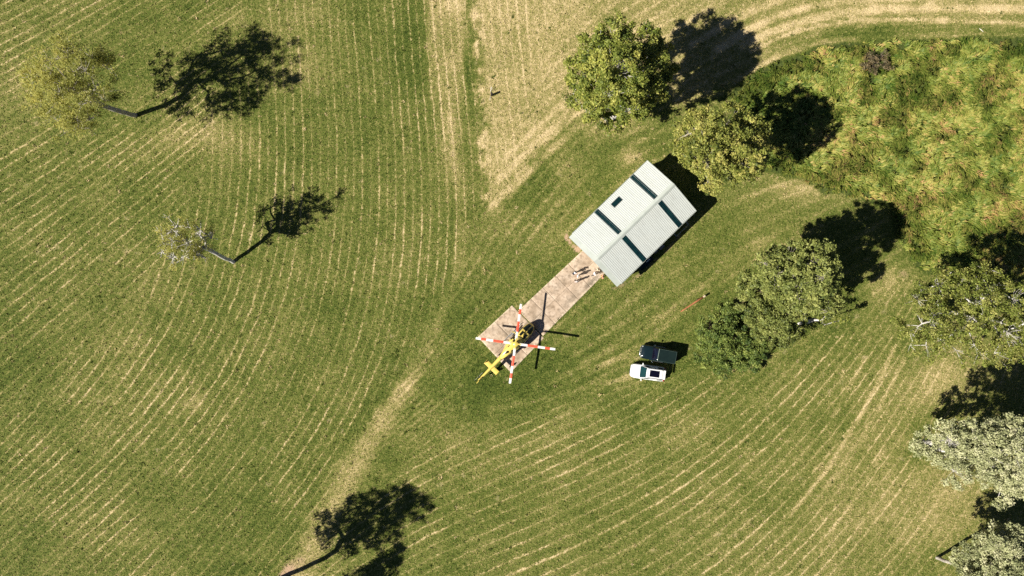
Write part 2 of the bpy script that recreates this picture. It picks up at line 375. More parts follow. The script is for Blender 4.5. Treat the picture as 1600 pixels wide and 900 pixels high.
# ---------------------------------------------------------------- concrete driveway and pad
CONC = None
def concrete_material():
    t = NT('weathered_concrete')
    co = t.n('TexCoord').outputs['Object']; rn = t.n('ObjectInfo').outputs['Random']
    off = t.n('VectorMath', {'operation': 'ADD'}, i0=co, i1=t.n('CombineXYZ', None, X=t.math('MULTIPLY', rn, 50.0)).outputs[0]).outputs[0]
    n1 = t.noise(off, 0.5, 4.0, 0.6); n2 = t.noise(off, 2.2, 5.0, 0.65); n3 = t.noise(off, 12.0, 3.0)
    c = t.ramp(n1, [(0.34, (0.30, 0.22, 0.15)), (0.47, (0.44, 0.33, 0.235)), (0.56, (0.53, 0.41, 0.305)), (0.68, (0.62, 0.50, 0.39))])
    c = t.mix(t.maprange(n2, 0.46, 0.66, 0.0, 0.75), c, (0.21, 0.15, 0.10, 1))
    c = t.mix(t.maprange(n3, 0.45, 0.75, 0.0, 0.35), c, (0.52, 0.43, 0.33, 1))
    c = t.mix(t.math('MULTIPLY', t.math('SUBTRACT', rn, 0.3), 0.25), c, (0.58, 0.47, 0.37, 1))
    c = t.mix(t.math('MULTIPLY', t.attr('stain'), t.maprange(n2, 0.25, 0.5)), c, (0.17, 0.14, 0.10, 1))
    c = t.mix(t.math('MULTIPLY', t.attr('edge'), t.maprange(n2, 0.6, 0.4)), c, (0.66, 0.54, 0.39, 1))
    bp = t.n('Bump', None, Strength=0.3, Distance=0.01, Height=n3)
    b = t.n('BsdfPrincipled', None, Base_Color=c, Roughness=0.88, Normal=bp); b.inputs['Specular IOR Level'].default_value = 0.25
    t.t.links.new(b.outputs[0], t.out.inputs[0]); return t.m
CONC = concrete_material()

def slab(name, quad, z, parent, stain=None, edges=()):
    """one slab between four ground pixels, rounded arris, own slight level"""
    c = sum((Vector(q) for q in quad), Vector((0, 0))) / 4
    n = 9; V = []; st = []; ed = []
    def P(u, v):
        a, b, cc, d = [Vector(q) for q in quad]
        return a * (1 - u) * (1 - v) + b * u * (1 - v) + cc * u * v + d * (1 - u) * v
    L1 = (Vector(quad[1]) - Vector(quad[0])).length; L2 = (Vector(quad[3]) - Vector(quad[0])).length
    gu = [0, 0.25 / L1 * 1.0] + list(np.linspace(0.06, 0.94, n)) + [1 - 0.25 / L1, 1]
    gvv = [0, 0.25 / L2] + list(np.linspace(0.06, 0.94, n)) + [1 - 0.25 / L2, 1]
    G = [[P(u, v) for u in gu] for v in gvv]; m = len(gu)
    for j in range(m):
        for i in range(m):
            p = G[j][i]; w = W(p.x, p.y); rim = i in (0, m - 1) or j in (0, m - 1)
            V.append((w.x, w.y, z - (0.012 if rim else 0.0)))
            st.append(max([0] + [s[4] * math.exp(-(((p.x - s[0]) * .7 - (p.y - s[1]) * .7) / s[2]) ** 2 - (((p.x - s[0]) * .7 + (p.y - s[1]) * .7) / s[3]) ** 2) for s in (stain or [])]))
            e = 0
            for k in edges:
                e = max(e, max(0, 1 - {0: gvv[j] * L2, 1: (1 - gu[i]) * L1, 2: (1 - gvv[j]) * L2, 3: gu[i] * L1}[k] / 3.2))
            ed.append(e)
    Q = [(j * m + i, j * m + i + 1, (j + 1) * m + i + 1, (j + 1) * m + i) for j in range(m - 1) for i in range(m - 1)]
    rim = [i for i in range(m)] + [j * m + m - 1 for j in range(1, m)] + [(m - 1) * m + i for i in range(m - 2, -1, -1)] + [j * m for j in range(m - 2, 0, -1)]
    nb = len(V)
    for r in rim: V.append((V[r][0], V[r][1], -0.05)); st.append(st[r]); ed.append(ed[r])
    for k in range(len(rim)):
        k2 = (k + 1) % len(rim); Q.append((rim[k], nb + k, nb + k2, rim[k2]))
    me = np_mesh(name, np.array(V), np.array(Q), {'stain': np.array(st), 'edge': np.array(ed)})
    bm = bmesh.new(); bm.from_mesh(me); bmesh.ops.recalc_face_normals(bm, faces=bm.faces); bm.to_mesh(me); bm.free()
    return link(name, me, CONC, parent)

def lerp2(a, b, t): return (a[0] + (b[0] - a[0]) * t, a[1] + (b[1] - a[1]) * t)
STAIN = [(924, 441, 20, 4.5, 1.0), (893, 468, 30, 5, 0.55), (838, 500, 25, 12, 0.4), (790, 520, 8, 14, 0.65), (775, 535, 12, 8, 0.5), (795, 545, 10, 10, .6), (880, 440, 30, 6, .35), (812, 530, 10, 6, .6), (770, 515, 5, 9, .4), (905, 410, 12, 4, .4)]
drive = tag(empty('driveway', W(870, 465)), kind='structure')
Lf = [(809.8, 485.4), (914, 388)]; Rt = [(848.5, 524.8), (948, 424)]
cuts = [0, 0.19, 0.37, 0.56, 0.75, 1.0]; G_ = 0.35
for k in range(5):
    a, b = cuts[k] + 0.0009, cuts[k + 1] - 0.0009
    for s0, s1, ed in ((0, 0.4985, (3,)), (0.5015, 1.0, (1,))):
        l0, l1 = lerp2(*Lf, a), lerp2(*Lf, b); r0, r1 = lerp2(*Rt, a), lerp2(*Rt, b)
        slab('concrete_slab', [lerp2(l0, r0, s0), lerp2(l0, r0, s1), lerp2(l1, r1, s1), lerp2(l1, r1, s0)], 0.05 + 0.006 * rng.random(), drive, STAIN, ed)
for o in drive.children: o.location = -drive.location
pad = tag(empty('landing_pad', W(799, 528)), kind='structure')
q00, q10, q11, q01 = (746.5, 526.5), (798, 582), (850, 528), (800, 477)
for i in range(2):
    for j in range(2):
        P_ = lambda u, v: lerp2(lerp2(q00, q10, u), lerp2(q01, q11, u), v)
        u0, u1, v0, v1 = i * 0.5 + 0.0015, i * 0.5 + 0.4985, j * 0.5 + 0.0015, j * 0.5 + 0.4985
        slab('concrete_slab', [P_(u0, v0), P_(u1, v0), P_(u1, v1), P_(u0, v1)], 0.035 + 0.006 * rng.random(), pad, STAIN, ((3,) if i == 0 else (1,)) + ((0,) if j == 0 else ()))
for o in pad.children: o.location = -pad.location

# ---------------------------------------------------------------- shed
def build_shed():
    c = W(991, 347, 3.8); ang = math.radians(44.2)
    sh = empty('shed', (c.x, c.y, 0), ang)                     # local x along the ridge to the north east, +y is the north west side
    tag(sh, 'pale metal shed with ribbed gable roof and dark green skylight strips beside the concrete driveway', 'shed')
    L, Wd, ze, zr = 13.35, 8.8, 3.75, 4.95
    hl, hw = L / 2, Wd / 2
    cream = mat('cream_wall_sheet', (0.62, 0.60, 0.52), (0.55, 0.53, 0.46), 0.8, 0.5)
    roofm = mat('pale_roof_sheet', (0.52, 0.56, 0.52), (0.46, 0.50, 0.465), 0.35, 0.42, spec=0.4)
    t = NT('weathered_roof_sheet'); co = t.n('TexCoord').outputs['Object']
    mp = t.n('Mapping', None, Vector=co); mp.inputs['Scale'].default_value = (2.4, 0.22, 0.3)
    st = t.maprange(t.noise(mp.outputs[0], 2.0, 5.0, 0.65), 0.42, 0.72); bl = t.maprange(t.noise(co, 0.5, 4.0, 0.6), 0.4, 0.7)
    sx = t.n('SeparateXYZ', None, Vector=co); lap = t.maprange(t.math('ABSOLUTE', t.math('SUBTRACT', t.math('FRACT', t.math('DIVIDE', sx.outputs[0], 0.763)), 0.5)), 0.025, 0.0)
    rc = t.mix(t.math('MULTIPLY', st, 0.55), (0.47, 0.495, 0.47, 1), (0.37, 0.38, 0.35, 1)); rc = t.mix(t.math('MULTIPLY', bl, 0.4), rc, (0.50, 0.515, 0.48, 1)); rc = t.mix(t.math('MULTIPLY', lap, 0.35), rc, (0.25, 0.27, 0.24, 1))
    b = t.n('BsdfPrincipled', None, Base_Color=rc, Roughness=0.45); b.inputs['Specular IOR Level'].default_value = 0.4
    t.t.links.new(b.outputs[0], t.out.inputs[0]); roofm = t.m
    trim = mat('pale_trim', (0.45, 0.48, 0.44), (0.40, 0.43, 0.39), 0.7, 0.45)
    sky_m = mat('green_skylight', (0.003, 0.024, 0.026), (0.002, 0.015, 0.018), 1.2, 0.30)
    dark = mat('dark_door_sheet', (0.05, 0.07, 0.07), None, 1.0, 0.5)
    wl, ww = hl - 0.35, hw - 0.25                               # wall planes inside the roof edge
    slope = (zr - ze) / hw
    zw = lambda y: ze + (hw - abs(y)) * slope - 0.09
    # ribbed wall sheets
    def ribbed_wall(p0, p1, top, inward):
        b = MB(); p0, p1 = Vector(p0), Vector(p1); d = p1 - p0; n = int(d.length / 0.25); pts = []
        for i in range(n + 1):
            for off, k in ((0.0, 0), (0.30, 0), (0.42, 1), (0.60, 1), (0.72, 0)):
                tt = (i + off) / n
                if tt > 1: break
                pts.append((p0 + d * tt + Vector(inward) * (0.025 * (k - 1)), k))
        lo = [Vector((p.x, p.y, 0.0)) for p, k in pts]; hi = [Vector((p.x, p.y, top(p))) for p, k in pts]; m = len(pts)
        b.add(lo + hi, [(i, i + 1, m + i + 1, m + i) for i in range(m - 1)])
        return b
    ribbed_wall((-wl, ww, 0), (wl, ww, 0), lambda p: zw(ww), (0, 1, 0)).build('wall', cream, sh)
    ribbed_wall((-wl, -ww, 0), (wl, -ww, 0), lambda p: zw(ww), (0, -1, 0)).build('wall', cream, sh)
    ribbed_wall((wl, -ww, 0), (wl, ww, 0), lambda p: zw(p.y), (1, 0, 0)).build('wall', cream, sh)
    ribbed_wall((-wl, -ww, 0), (-wl, ww, 0), lambda p: zw(p.y), (-1, 0, 0)).build('wall', cream, sh)
    MB().box((0, 0, 0.02), (L - 0.3, Wd - 0.1, 0.16)).build('floor_slab', CONC, sh)
    # roof sheets: real ribs running from ridge to eave
    def sheet(s):
        b = MB(); per = 0.235; n = int(L / per); xs = []
        for i in range(n):
            for off, k in ((0.0, 0), (0.42, 0), (0.52, 1), (0.80, 1), (0.90, 0)):
                xs.append((-hl + (i + off) * L / n, k))
        xs.append((hl, 0)); m = len(xs)
        top = [Vector((x, s * 0.02, zr + 0.018 * k)) for x, k in xs]; bot = [Vector((x, s * (hw + 0.04), ze - 0.01 + 0.018 * k)) for x, k in xs]
        b.add(top + bot, [(i, i + 1, m + i + 1, m + i) for i in range(m - 1)])
        bot2 = [p - Vector((0, 0, 0.03 + 0.018 * k)) for p, (x, k) in zip(bot, xs)]
        top2 = [p - Vector((0, 0, 0.03 + 0.018 * k)) for p, (x, k) in zip(top, xs)]
        b.add(top2 + bot2, [(m + i, m + i + 1, i + 1, i) for i in range(m - 1)])
        return b.build('roof_sheet', roofm, sh)
    roofs = {s: sheet(s) for s in (1, -1)}
    b = MB()
    prof = [(-0.30, -0.30 * slope), (-0.10, -0.10 * slope + 0.05), (0, 0.055), (0.10, -0.10 * slope + 0.05), (0.30, -0.30 * slope)]
    b.add([(x, y, zr + z + 0.042) for x in (-hl - 0.02, hl + 0.02) for y, z in prof], [(i, i + 1, 6 + i, 5 + i) for i in range(4)])
    b.build('ridge_cap', trim, sh)
    # skylights: opaque ribbed sheets above the roof ribs, unlit interior painted in as dark teal
    for s in (1, -1):
        for fx in (0.315, 0.79):
            x0 = -hl + fx * L; b = MB(); w = 0.66; y0, y1 = 0.36, hw + 0.045
            xs = [(-0.5, 0), (-.42, 0), (-.36, 1), (-.28, 1), (-.22, 0), (-.08, 0), (-.04, 1), (.04, 1), (.08, 0), (.22, 0), (.28, 1), (.36, 1), (.42, 0), (.5, 0)]
            zz = lambda y: zr - y * slope + 0.044
            vs = [(x0 + x * w, s * y, zz(y) + 0.03 * k) for y in (y0, y1) for x, k in xs]; m = len(xs)
            b.add(vs, [(i, i + 1, m + i + 1, m + i) for i in range(m - 1)])
            b.build('skylight', sky_m, roofs[s])
    # dark panel near the north west eave
    yy = hw - 1.0
    r = Matrix.Rotation(-math.atan(slope), 3, 'X')
    MB().box((0.1, yy, zr - yy * slope + 0.09), (1.35, 0.62, 0.05), r).build('roof_panel', mat('dark_glass_panel', (0.004, 0.02, 0.022), None, 2, 0.15), roofs[1], bevel=0.01)
    MB().box((0.1, yy, zr - yy * slope + 0.065), (1.45, 0.70, 0.05), r).build('panel_frame', mat('dull_aluminium', (0.42, 0.43, 0.42), None, 2, 0.4, 0.8), roofs[1])
    # gutters, downpipes, barge boards
    for s in (1, -1):
        b = MB(); y = s * (hw + 0.06)
        prof = [(-0.06, 0.0), (-0.06, -0.11), (0.07, -0.11), (0.07, 0.01), (0.055, 0.01), (0.055, -0.095), (-0.045, -0.095), (-0.045, 0.0)]
        b.loft([[Vector((x, y + s * p, ze - 0.045 + q)) for p, q in prof] for x in (-hl, hl)])
        g = b.build('gutter', trim, sh)
        for x in (-wl + 0.2, wl - 0.2):
            MB().tube([(x, y, ze - 0.14), (x, y - s * 0.02, ze - 0.3), (x, s * (ww + 0.07), ze - 0.6), (x, s * (ww + 0.07), 0.1)], 0.045).build('downpipe', trim, g)
    for s in (1, -1):
        b = MB(); x = hl + 0.03
        b.add([(x + dx, s * y, zr - y * slope + dz) for y in (0, hw + 0.08) for dx, dz in ((0, 0.05), (0, -0.2), (-0.1, 0.05))], [(0, 1, 4, 3), (0, 3, 5, 2)])
        b.build('barge_board', trim, sh)
    # flat awning hood over the south west end
    x0, x1 = -hl + 0.06, -hl - 0.62
    b = MB()
    vs = []
    for y in (-hw - 0.02, -hw * .5, 0, hw * .5, hw + 0.02):
        zt = ze + (hw - abs(y)) * slope
        vs += [(x0, y, zt - 0.03), (x1, y * 0.995, zt - 0.07), (x1, y * 0.995, zt - 0.20), (x0, y, zt - 0.12)]
    b.add(vs, [(4 * i + k, 4 * i + (k + 1) % 4, 4 * i + 4 + (k + 1) % 4, 4 * i + 4 + k) for i in range(4) for k in range(4)] + [(0, 1, 2, 3), (19, 18, 17, 16)])
    b.build('awning', trim, sh)
    # roller door on the driveway end, made of curtain slats
    door = MB().box((-wl - 0.05, 0, 1.55), (0.05, 4.2, 3.0)).build('roller_door', dark, sh)
    for i in range(15):
        MB().box((-wl - 0.09, 0, 0.15 + i * 0.2), (0.03, 4.1, 0.17)).build('door_slat', mat('pale_door', (0.5, 0.5, 0.46), None, 2, 0.5), door)
    # windows and a door on the shaded long side
    glass = mat('dark_window_glass', (0.01, 0.02, 0.025), None, 2, 0.08)
    for x in (-3.8, 2.2):
        w = MB().box((x, -ww - 0.03, 1.7), (1.6, 0.06, 1.0)).build('window', trim, sh)
        MB().box((x - 0.39, -ww - 0.065, 1.7), (0.72, 0.02, 0.9)).build('pane', glass, w)
        MB().box((x + 0.39, -ww - 0.065, 1.7), (0.72, 0.02, 0.9)).build('pane', glass, w)
    dr = MB().box((-0.6, -ww - 0.035, 1.1), (0.95, 0.07, 2.1)).build('door', dark, sh)
    MB().tube([(-0.95, -ww - 0.07, 1.05), (-0.95, -ww - 0.13, 1.05), (-0.83, -ww - 0.13, 1.05)], 0.012, 6).build('handle', trim, dr)
    return sh, ang, c, (L, hw, ww)
shed, SH_A, SH_C, SH_D = build_shed()
def shed_pt(x, y, z=0.0):
    return Vector((SH_C.x + x * math.cos(SH_A) - y * math.sin(SH_A), SH_C.y + x * math.sin(SH_A) + y * math.cos(SH_A), z))

# things standing along the shaded side of the shed
galv = mat('galvanised_tube', (0.40, 0.43, 0.43), (0.28, 0.31, 0.31), 4, 0.4, 0.7)
r = empty('pipe_frame', shed_pt(4.3, -4.95), SH_A)
tag(r, 'grey tubular metal frame standing in the shade along the shed wall', 'frame')
hh = 1.0
MB().tube([(-1.15, 0.25, 0), (-1.15, 0.25, hh), (-1.1, 0.2, hh + .05), (-1.1, -0.32, hh + .05), (-1.0, -0.42, hh + .05), (1.0, -0.42, hh + .05), (1.1, -0.32, hh + .05), (1.1, 0.2, hh + .05), (1.15, 0.25, hh), (1.15, 0.25, 0)], 0.045).build('hoop', galv, r)
for x in (-1.05, 1.05):
    MB().tube([(x, -0.42, 0), (x, -0.42, hh + .03)], 0.04).build('leg', galv, r)
MB().tube([(-1.05, -0.42, 0.5), (1.05, -0.42, 0.5)], 0.03).build('rail', galv, r)
greyp = mat('grey_plastic', (0.20, 0.19, 0.20), (0.14, 0.14, 0.15), 2, 0.6); blk = mat('black_plastic', (0.02, 0.022, 0.024), None, 3, 0.5)
for (x, y, s, lab) in ((0.9, -4.9, (0.62, 0.62, 0.75), 'grey square bin with lid by the shed wall, nearer the pipe frame'), (0.0, -4.78, (0.5, 0.5, 0.6), 'smaller grey bin by the shed wall, next to the dark trailer')):
    r = tag(empty('storage_bin', shed_pt(x, y), SH_A + 0.1), lab, 'bin', 'bins beside the shed')
    MB().box((0, 0, s[2] / 2), s, None, 1.06).build('body', greyp, r, bevel=0.02)
    MB().box((0, 0, s[2] + 0.03), (s[0] * 1.12, s[1] * 1.12, 0.06)).build('lid', mat('lid_grey', (0.30, 0.28, 0.29), None, 3, 0.5), r, bevel=0.015)
    MB().tube([(-0.15, -s[1] * .56, s[2] - .05), (-0.15, -s[1] * .66, s[2] - .05), (0.15, -s[1] * .66, s[2] - .05), (0.15, -s[1] * .56, s[2] - .05)], 0.015, 6).build('handle', blk, r)
r = tag(empty('box_trailer', shed_pt(-2.1, -4.95), SH_A), 'low dark trailer with a pale bar parked in the shade of the shed', 'trailer')
dk = mat('dark_trailer_paint', (0.015, 0.035, 0.04), None, 2, 0.4)
MB().box((0, 0, 0.45), (2.2, 1.0, 0.06)).build('deck', dk, r)
for y in (-0.5, 0.5): MB().box((0, y, 0.65), (2.2, 0.04, 0.36)).build('side_board', dk, r)
for x in (-1.1, 1.1): MB().box((x, 0, 0.65), (0.04, 0.96, 0.36)).build('end_board', dk, r)
MB().tube([(1.1, 0.35, .42), (1.9, 0, .42)], .03).add([], []).build('drawbar', dk, r)
MB().tube([(1.1, -0.35, .42), (1.9, 0, .42)], .03).build('drawbar', dk, r)
for y in (-0.6, 0.6): MB().tube([(0, y - .08, .3), (0, y + .08, .3)], .3, 18).build('wheel', blk, r)
MB().box((0.45, -0.1, 0.86), (0.62, 0.13, 0.05)).build('bar', mat('pale_bar', (0.7, 0.74, 0.78), None, 3, 0.4), r, bevel=0.01)
for x in (0.2, 0.7): MB().box((x, -0.1, 0.66), (0.05, 0.1, 0.36)).build('bar_support', dk, r)

# ---------------------------------------------------------------- helicopter
def build_helicopter():
    hub_z = 3.3
    p = W(805.5, 537, hub_z)
    h = empty('rescue_helicopter', (p.x, p.y, 0.055), math.radians(45.5))
    tag(h, 'yellow helicopter with red and white rotor blades parked on the concrete pad', 'helicopter')
    yel = mat('yellow_paint', (0.72, 0.55, 0.13), (0.66, 0.50, 0.11), 0.7, 0.32, coat=0.3)
    red = mat('red_blade_paint', (0.72, 0.10, 0.045), (0.62, 0.08, 0.04), 3, 0.45)
    wht = mat('white_blade_paint', (0.78, 0.76, 0.72), (0.68, 0.66, 0.62), 3, 0.45)
    gl = mat('dark_canopy_glass', (0.006, 0.010, 0.012), (0.010, 0.014, 0.010), 1.5, 0.06, spec=0.6)
    gm = mat('dark_gear_metal', (0.05, 0.05, 0.05), None, 5, 0.5, 0.6); sk = mat('skid_grey', (0.42, 0.42, 0.40), (0.3, 0.3, 0.29), 6, 0.45, 0.3)
    ST = [(3.28, .10, 1.02, 1.22, 2), (3.18, .33, .86, 1.38, 2), (2.9, .55, .70, 1.58, 2.2), (2.45, .70, .60, 1.88, 2.3), (1.95, .79, .55, 2.16, 2.5), (1.35, .83, .53, 2.33, 2.8),
          (0.6, .84, .53, 2.38, 3), (-0.3, .84, .54, 2.40, 3), (-0.9, .78, .58, 2.40, 2.8), (-1.4, .64, .74, 2.38, 2.5), (-1.9, .46, 1.05, 2.32, 2.3), (-2.5, .32, 1.42, 2.22, 2)]
    xs = [s[0] for s in ST][::-1]
    def sec(x): return [float(np.interp(x, xs, [s[k] for s in ST][::-1])) for k in (1, 2, 3, 4)]
    def pt(x, t, off=0.0):
        w, zb, zt, n = sec(x); c, s = math.cos(t), math.sin(t)
        y = (w + off) * math.copysign(abs(c) ** (2 / n), c); z = (zb + zt) / 2 + ((zt - zb) / 2 + off) * math.copysign(abs(s) ** (2 / n), s)
        return Vector((x + off * 0.3, y, z))
    b = MB(); xx = list(np.linspace(3.28, 2.4, 12)) + list(np.linspace(2.2, -2.5, 22))
    b.loft([[pt(x, 2 * math.pi * k / 40 + 0.01) for k in range(40)] for x in xx])
    fus = b.build('fuselage', yel, h, True)
    def patch(x0, x1, t0, t1, name, m, parent, off=0.012, nx=8, nt=8):
        b = MB(); vs = []
        for i in range(nx + 1):
            for j in range(nt + 1):
                x = x0 + (x1 - x0) * i / nx; ta = (t0[0] + (t0[1] - t0[0]) * i / nx); tb = (t1[0] + (t1[1] - t1[0]) * i / nx)
                vs.append(pt(x, math.radians(ta + (tb - ta) * j / nt), off))
        b.add(vs, [(i * (nt + 1) + j, (i + 1) * (nt + 1) + j, (i + 1) * (nt + 1) + j + 1, i * (nt + 1) + j + 1) for i in range(nx) for j in range(nt)])
        return b.build(name, m, parent, True)
    for sgn in (1, -1):
        f = lambda a: a if sgn > 0 else 180 - a
        patch(2.02, 3.05, (f(38), f(30)), (f(86), f(80)), 'windscreen', gl, h)
        patch(1.12, 1.80, (f(66), f(60)), (f(85), f(84)), 'roof_window', gl, h)
        patch(1.15, 2.15, (f(-8), f(-12)), (f(48), f(32)), 'door_window', gl, h)
        patch(-0.1, 1.0, (f(-5), f(-8)), (f(44), f(48)), 'cabin_window', gl, h)
        patch(2.45, 2.95, (f(-50), f(-45)), (f(-15), f(-12)), 'chin_window', gl, h)
    # engine cowling
    b = MB(); rings = []
    for x, w, zt in ((1.05, .20, 2.45), (0.85, .42, 2.62), (0.5, .52, 2.82), (0.0, .55, 2.92), (-0.7, .54, 2.92), (-1.4, .50, 2.85), (-2.0, .42, 2.68), (-2.5, .30, 2.42), (-2.75, .16, 2.2)):
        rings.append([Vector((x, w * math.copysign(abs(math.cos(a)) ** .7, math.cos(a)), 2.2 + (zt - 2.2) * abs(math.sin(a)) ** .75)) for a in np.linspace(0, math.pi, 17)])
    b.loft(rings); cow = b.build('engine_cowling', yel, h, True)
    for x, y, w, l in ((-1.0, -0.30, .14, .30), (-1.65, 0.02, .16, .42), (-0.85, 0.36, .08, .34)):
        MB().box((x, y, 2.90 if abs(y) < .1 else 2.80), (l, w, 0.10), Matrix.Rotation(-0.8 * y, 3, 'X')).build('air_vent', gm, cow)
    MB().tube([(-1.35, 0.0, 2.6), (-1.55, 0.0, 2.95), (-1.75, 0, 3.02)], [.13, .13, .12], 14).build('exhaust_pipe', gm, cow, True)
    # tail
    b = MB(); b.loft([[Vector((x, r * math.cos(a), z + r * 1.12 * math.sin(a))) for a in np.linspace(0, 2 * math.pi, 20, endpoint=False)] for x, r, z in ((-2.3, .34, 1.82), (-3, .28, 1.83), (-4, .235, 1.86), (-5, .19, 1.89), (-6, .15, 1.92), (-6.75, .12, 1.95), (-6.9, .06, 1.96))])
    tb = b.build('tail_boom', yel, h, True)
    b = MB()
    for x0 in (-4.45,):
        prof = [(0.30, 0), (0.15, .035), (-0.1, .035), (-0.30, .006), (-0.1, -.035), (0.15, -.035)]
        b.loft([[Vector((x0 + px, y, 1.92 + pz)) for px, pz in prof] for y in (-1.06, -1.0, 1.0, 1.06)])
    stb = b.build('horizontal_stabilizer', yel, h)
    for y in (-1.07, 1.07):
        b = MB(); b.loft([[Vector((x, y + dy, z)) for x, z in ((-4.05, 1.75), (-4.1, 2.25), (-4.55, 2.45), (-4.75, 2.4), (-4.7, 1.6), (-4.3, 1.55))] for dy in (-.015, .015)])
        b.build('end_plate', yel, stb)
    b = MB(); b.loft([[Vector((x, dy, z)) for x, z in ((-6.05, 1.95), (-6.75, 3.05), (-7.15, 3.1), (-6.85, 2.0), (-6.95, 1.25), (-6.65, 1.2))] for dy in (-.045, .045)])
    b.build('vertical_fin', yel, h, bevel=0.015)
    MB().tube([(-6.6, 0, 1.3), (-6.8, 0, 1.05), (-7.0, 0, 0.98)], .025, 6).build('tail_skid', gm, h)
    tr = MB().tube([(-6.45, 0.08, 2.0), (-6.45, 0.36, 2.0)], .07, 10).build('tail_rotor', gm, h)
    for a in (0.35, 0.35 + math.pi):
        d = Vector((math.cos(a), 0, math.sin(a))); q = Vector((-math.sin(a), 0, math.cos(a))); o_ = Vector((-6.45, 0.36, 2.0)); b = MB()
        b.loft([[o_ + d * s + q * u * .085 + Vector((0, v * .015, 0)) for u, v in ((-1, 0), (0, 1), (1, 0), (0, -1))] for s in (.08, .8)])
        b.build('tail_blade', wht, tr)
    # mast and main rotor
    MB().tube([(0, 0, 2.85), (0, 0, hub_z + .08)], [.10, .08], 12).build('rotor_mast', gm, h)
    hubm = MB().tube([(0, 0, hub_z - .10), (0, 0, hub_z - .05), (0, 0, hub_z + .05), (0, 0, hub_z + .12)], [.16, .30, .30, .14], 16).build('rotor_hub', yel, h)
    for k in range(4):
        a = math.radians(82 - 45.5 + 90 * k); d = Vector((math.cos(a), math.sin(a), 0)); q = Vector((-d.y, d.x, 0))
        def seg(s0, s1, w, m, nm, par, droop=True):
            b = MB(); prof = [(0.5, 0), (0.25, .022), (-0.1, .022), (-0.5, .003), (-0.1, -.014), (0.25, -.014)]; rings = []
            for s in np.linspace(s0, s1, 4):
                zz = hub_z + 0.03 + 0.02 * s - 0.006 * s * s
                ww = w if s < 5.05 else w * (1 - (s - 5.05) * 1.6)
                rings.append([Vector((0, 0, zz)) + d * s + q * (u * ww) + Vector((0, 0, v + u * ww * 0.06)) for u, v in prof])
            b.loft(rings); return b.build(nm, m, par)
        bl = seg(0.55, 1.55, .30, wht, 'rotor_blade', h)
        seg(1.552, 2.88, .31, red, 'red_band', bl); seg(2.882, 3.80, .31, wht, 'white_band', bl); seg(3.802, 4.45, .31, red, 'red_band', bl); seg(4.452, 5.14, .31, wht, 'white_tip', bl)
        MB().box(d * 0.45 + Vector((0, 0, hub_z + .03)), (0.6, 0.15, 0.10), Matrix.Rotation(a, 3, 'Z')).build('blade_grip', yel, hubm, bevel=0.02)
    # landing gear
    for s in (1, -1):
        y = s * 1.18
        MB().tube([(2.25, y, .30), (2.05, y, .12), (1.75, y, .05), (-1.5, y, .05), (-1.6, y, .07)], .05, 10).build('skid', sk, h, True)
        MB().box((0.9, s * 1.02, .34), (1.9, .18, .03)).build('step', mat('step_grey', (0.25, 0.25, 0.24), None, 5, .6), h)
    for x in (1.25, -0.95):
        MB().tube([(x, -1.18, .07), (x, -1.05, .42), (x, -.6, .60), (x, .6, .60), (x, 1.05, .42), (x, 1.18, .07)], .045, 8).build('cross_tube', gm, h, True)
    # small fittings on the roof edges: search lamp, winch, pitot mast
    MB().tube([(0.9, 0.72, 2.3), (0.9, 1.15, 2.36), (0.75, 1.3, 2.36)], [.07, .06, .11], 8).build('hoist_arm', yel, h)
    MB().tube([(-0.2, -0.95, 1.0), (-0.75, -0.95, 1.0)], .17, 12).build('search_light', gm, h)
    MB().tube([(-0.45, -0.8, 1.2), (-0.45, -0.95, 1.05)], .04, 6).build('light_bracket', yel, h)
    MB().box((1.9, 0, 2.24), (.5, .05, .12)).build('wire_cutter', yel, h)
    return h
build_helicopter()

# ---------------------------------------------------------------- cars
tyre_m = mat('tyre_rubber', (0.02, 0.02, 0.02), None, 6, 0.85); rim_m = mat('alloy_rim', (0.5, 0.5, 0.5), None, 4, 0.3, 0.8)
cglass = mat('tinted_car_glass', (0.008, 0.035, 0.036), (0.010, 0.042, 0.042), 1.5, 0.07, spec=0.6)
dglass = mat('black_car_glass', (0.004, 0.004, 0.012), None, 2, 0.05)
lampm = mat('lamp_lens', (0.55, 0.55, 0.52), None, 3, 0.1); tailm = mat('tail_lamp', (0.35, 0.02, 0.02), None, 3, 0.2)

def car_body(stations, root, paint, zb=0.30):
    b = MB(); rings = []
    for x, w, zt in stations:
        half = [(0.90 * w, zb), (0.985 * w, zb + .12), (w, zb + .30), (w, zt - .20), (.975 * w, zt - .08), (.90 * w, zt - .015), (.5 * w, zt + .025), (0, zt + .035)]
        rings.append([Vector((x, y, z)) for y, z in half] + [Vector((x, -y, z)) for y, z in half[-2::-1]])
    b.loft(rings); return b.build('body', paint, root, True)

def cabin(root, paint, z0, z1, base, roof, name='cabin', n=7):
    """greenhouse between base rectangle (xf, xr, hw) and roof rectangle; returns a point function"""
    def P(t, v, off=0.0):
        e = 2.0 / n; cx, sy = math.cos(t), math.sin(t)
        vv = min(v, 1.0); bl = vv ** 1.12
        xf = base[0] + (roof[0] - base[0]) * bl; xr = base[1] + (roof[1] - base[1]) * bl; hw = base[2] + (roof[2] - base[2]) * bl
        k = 1.0 if v <= 1 else 1 - (v - 1)
        X_ = (xf + xr) / 2 + ((xf - xr) / 2 * k + off) * math.copysign(abs(cx) ** e, cx)
        return Vector((X_, (hw * k + off) * math.copysign(abs(sy) ** e, sy), z0 + (z1 - z0) * vv + (0 if v <= 1 else (0.045 * (1 - (1 - (v - 1) / .6) ** 2))) + off * .4))
    b = MB(); b.loft([[P(2 * math.pi * (k + .5) / 48, v) for k in range(48)] for v in (0, .3, .6, .85, 1.0, 1.04, 1.12, 1.3, 1.6)])
    o = b.build(name, paint, root, True)
    return P, o
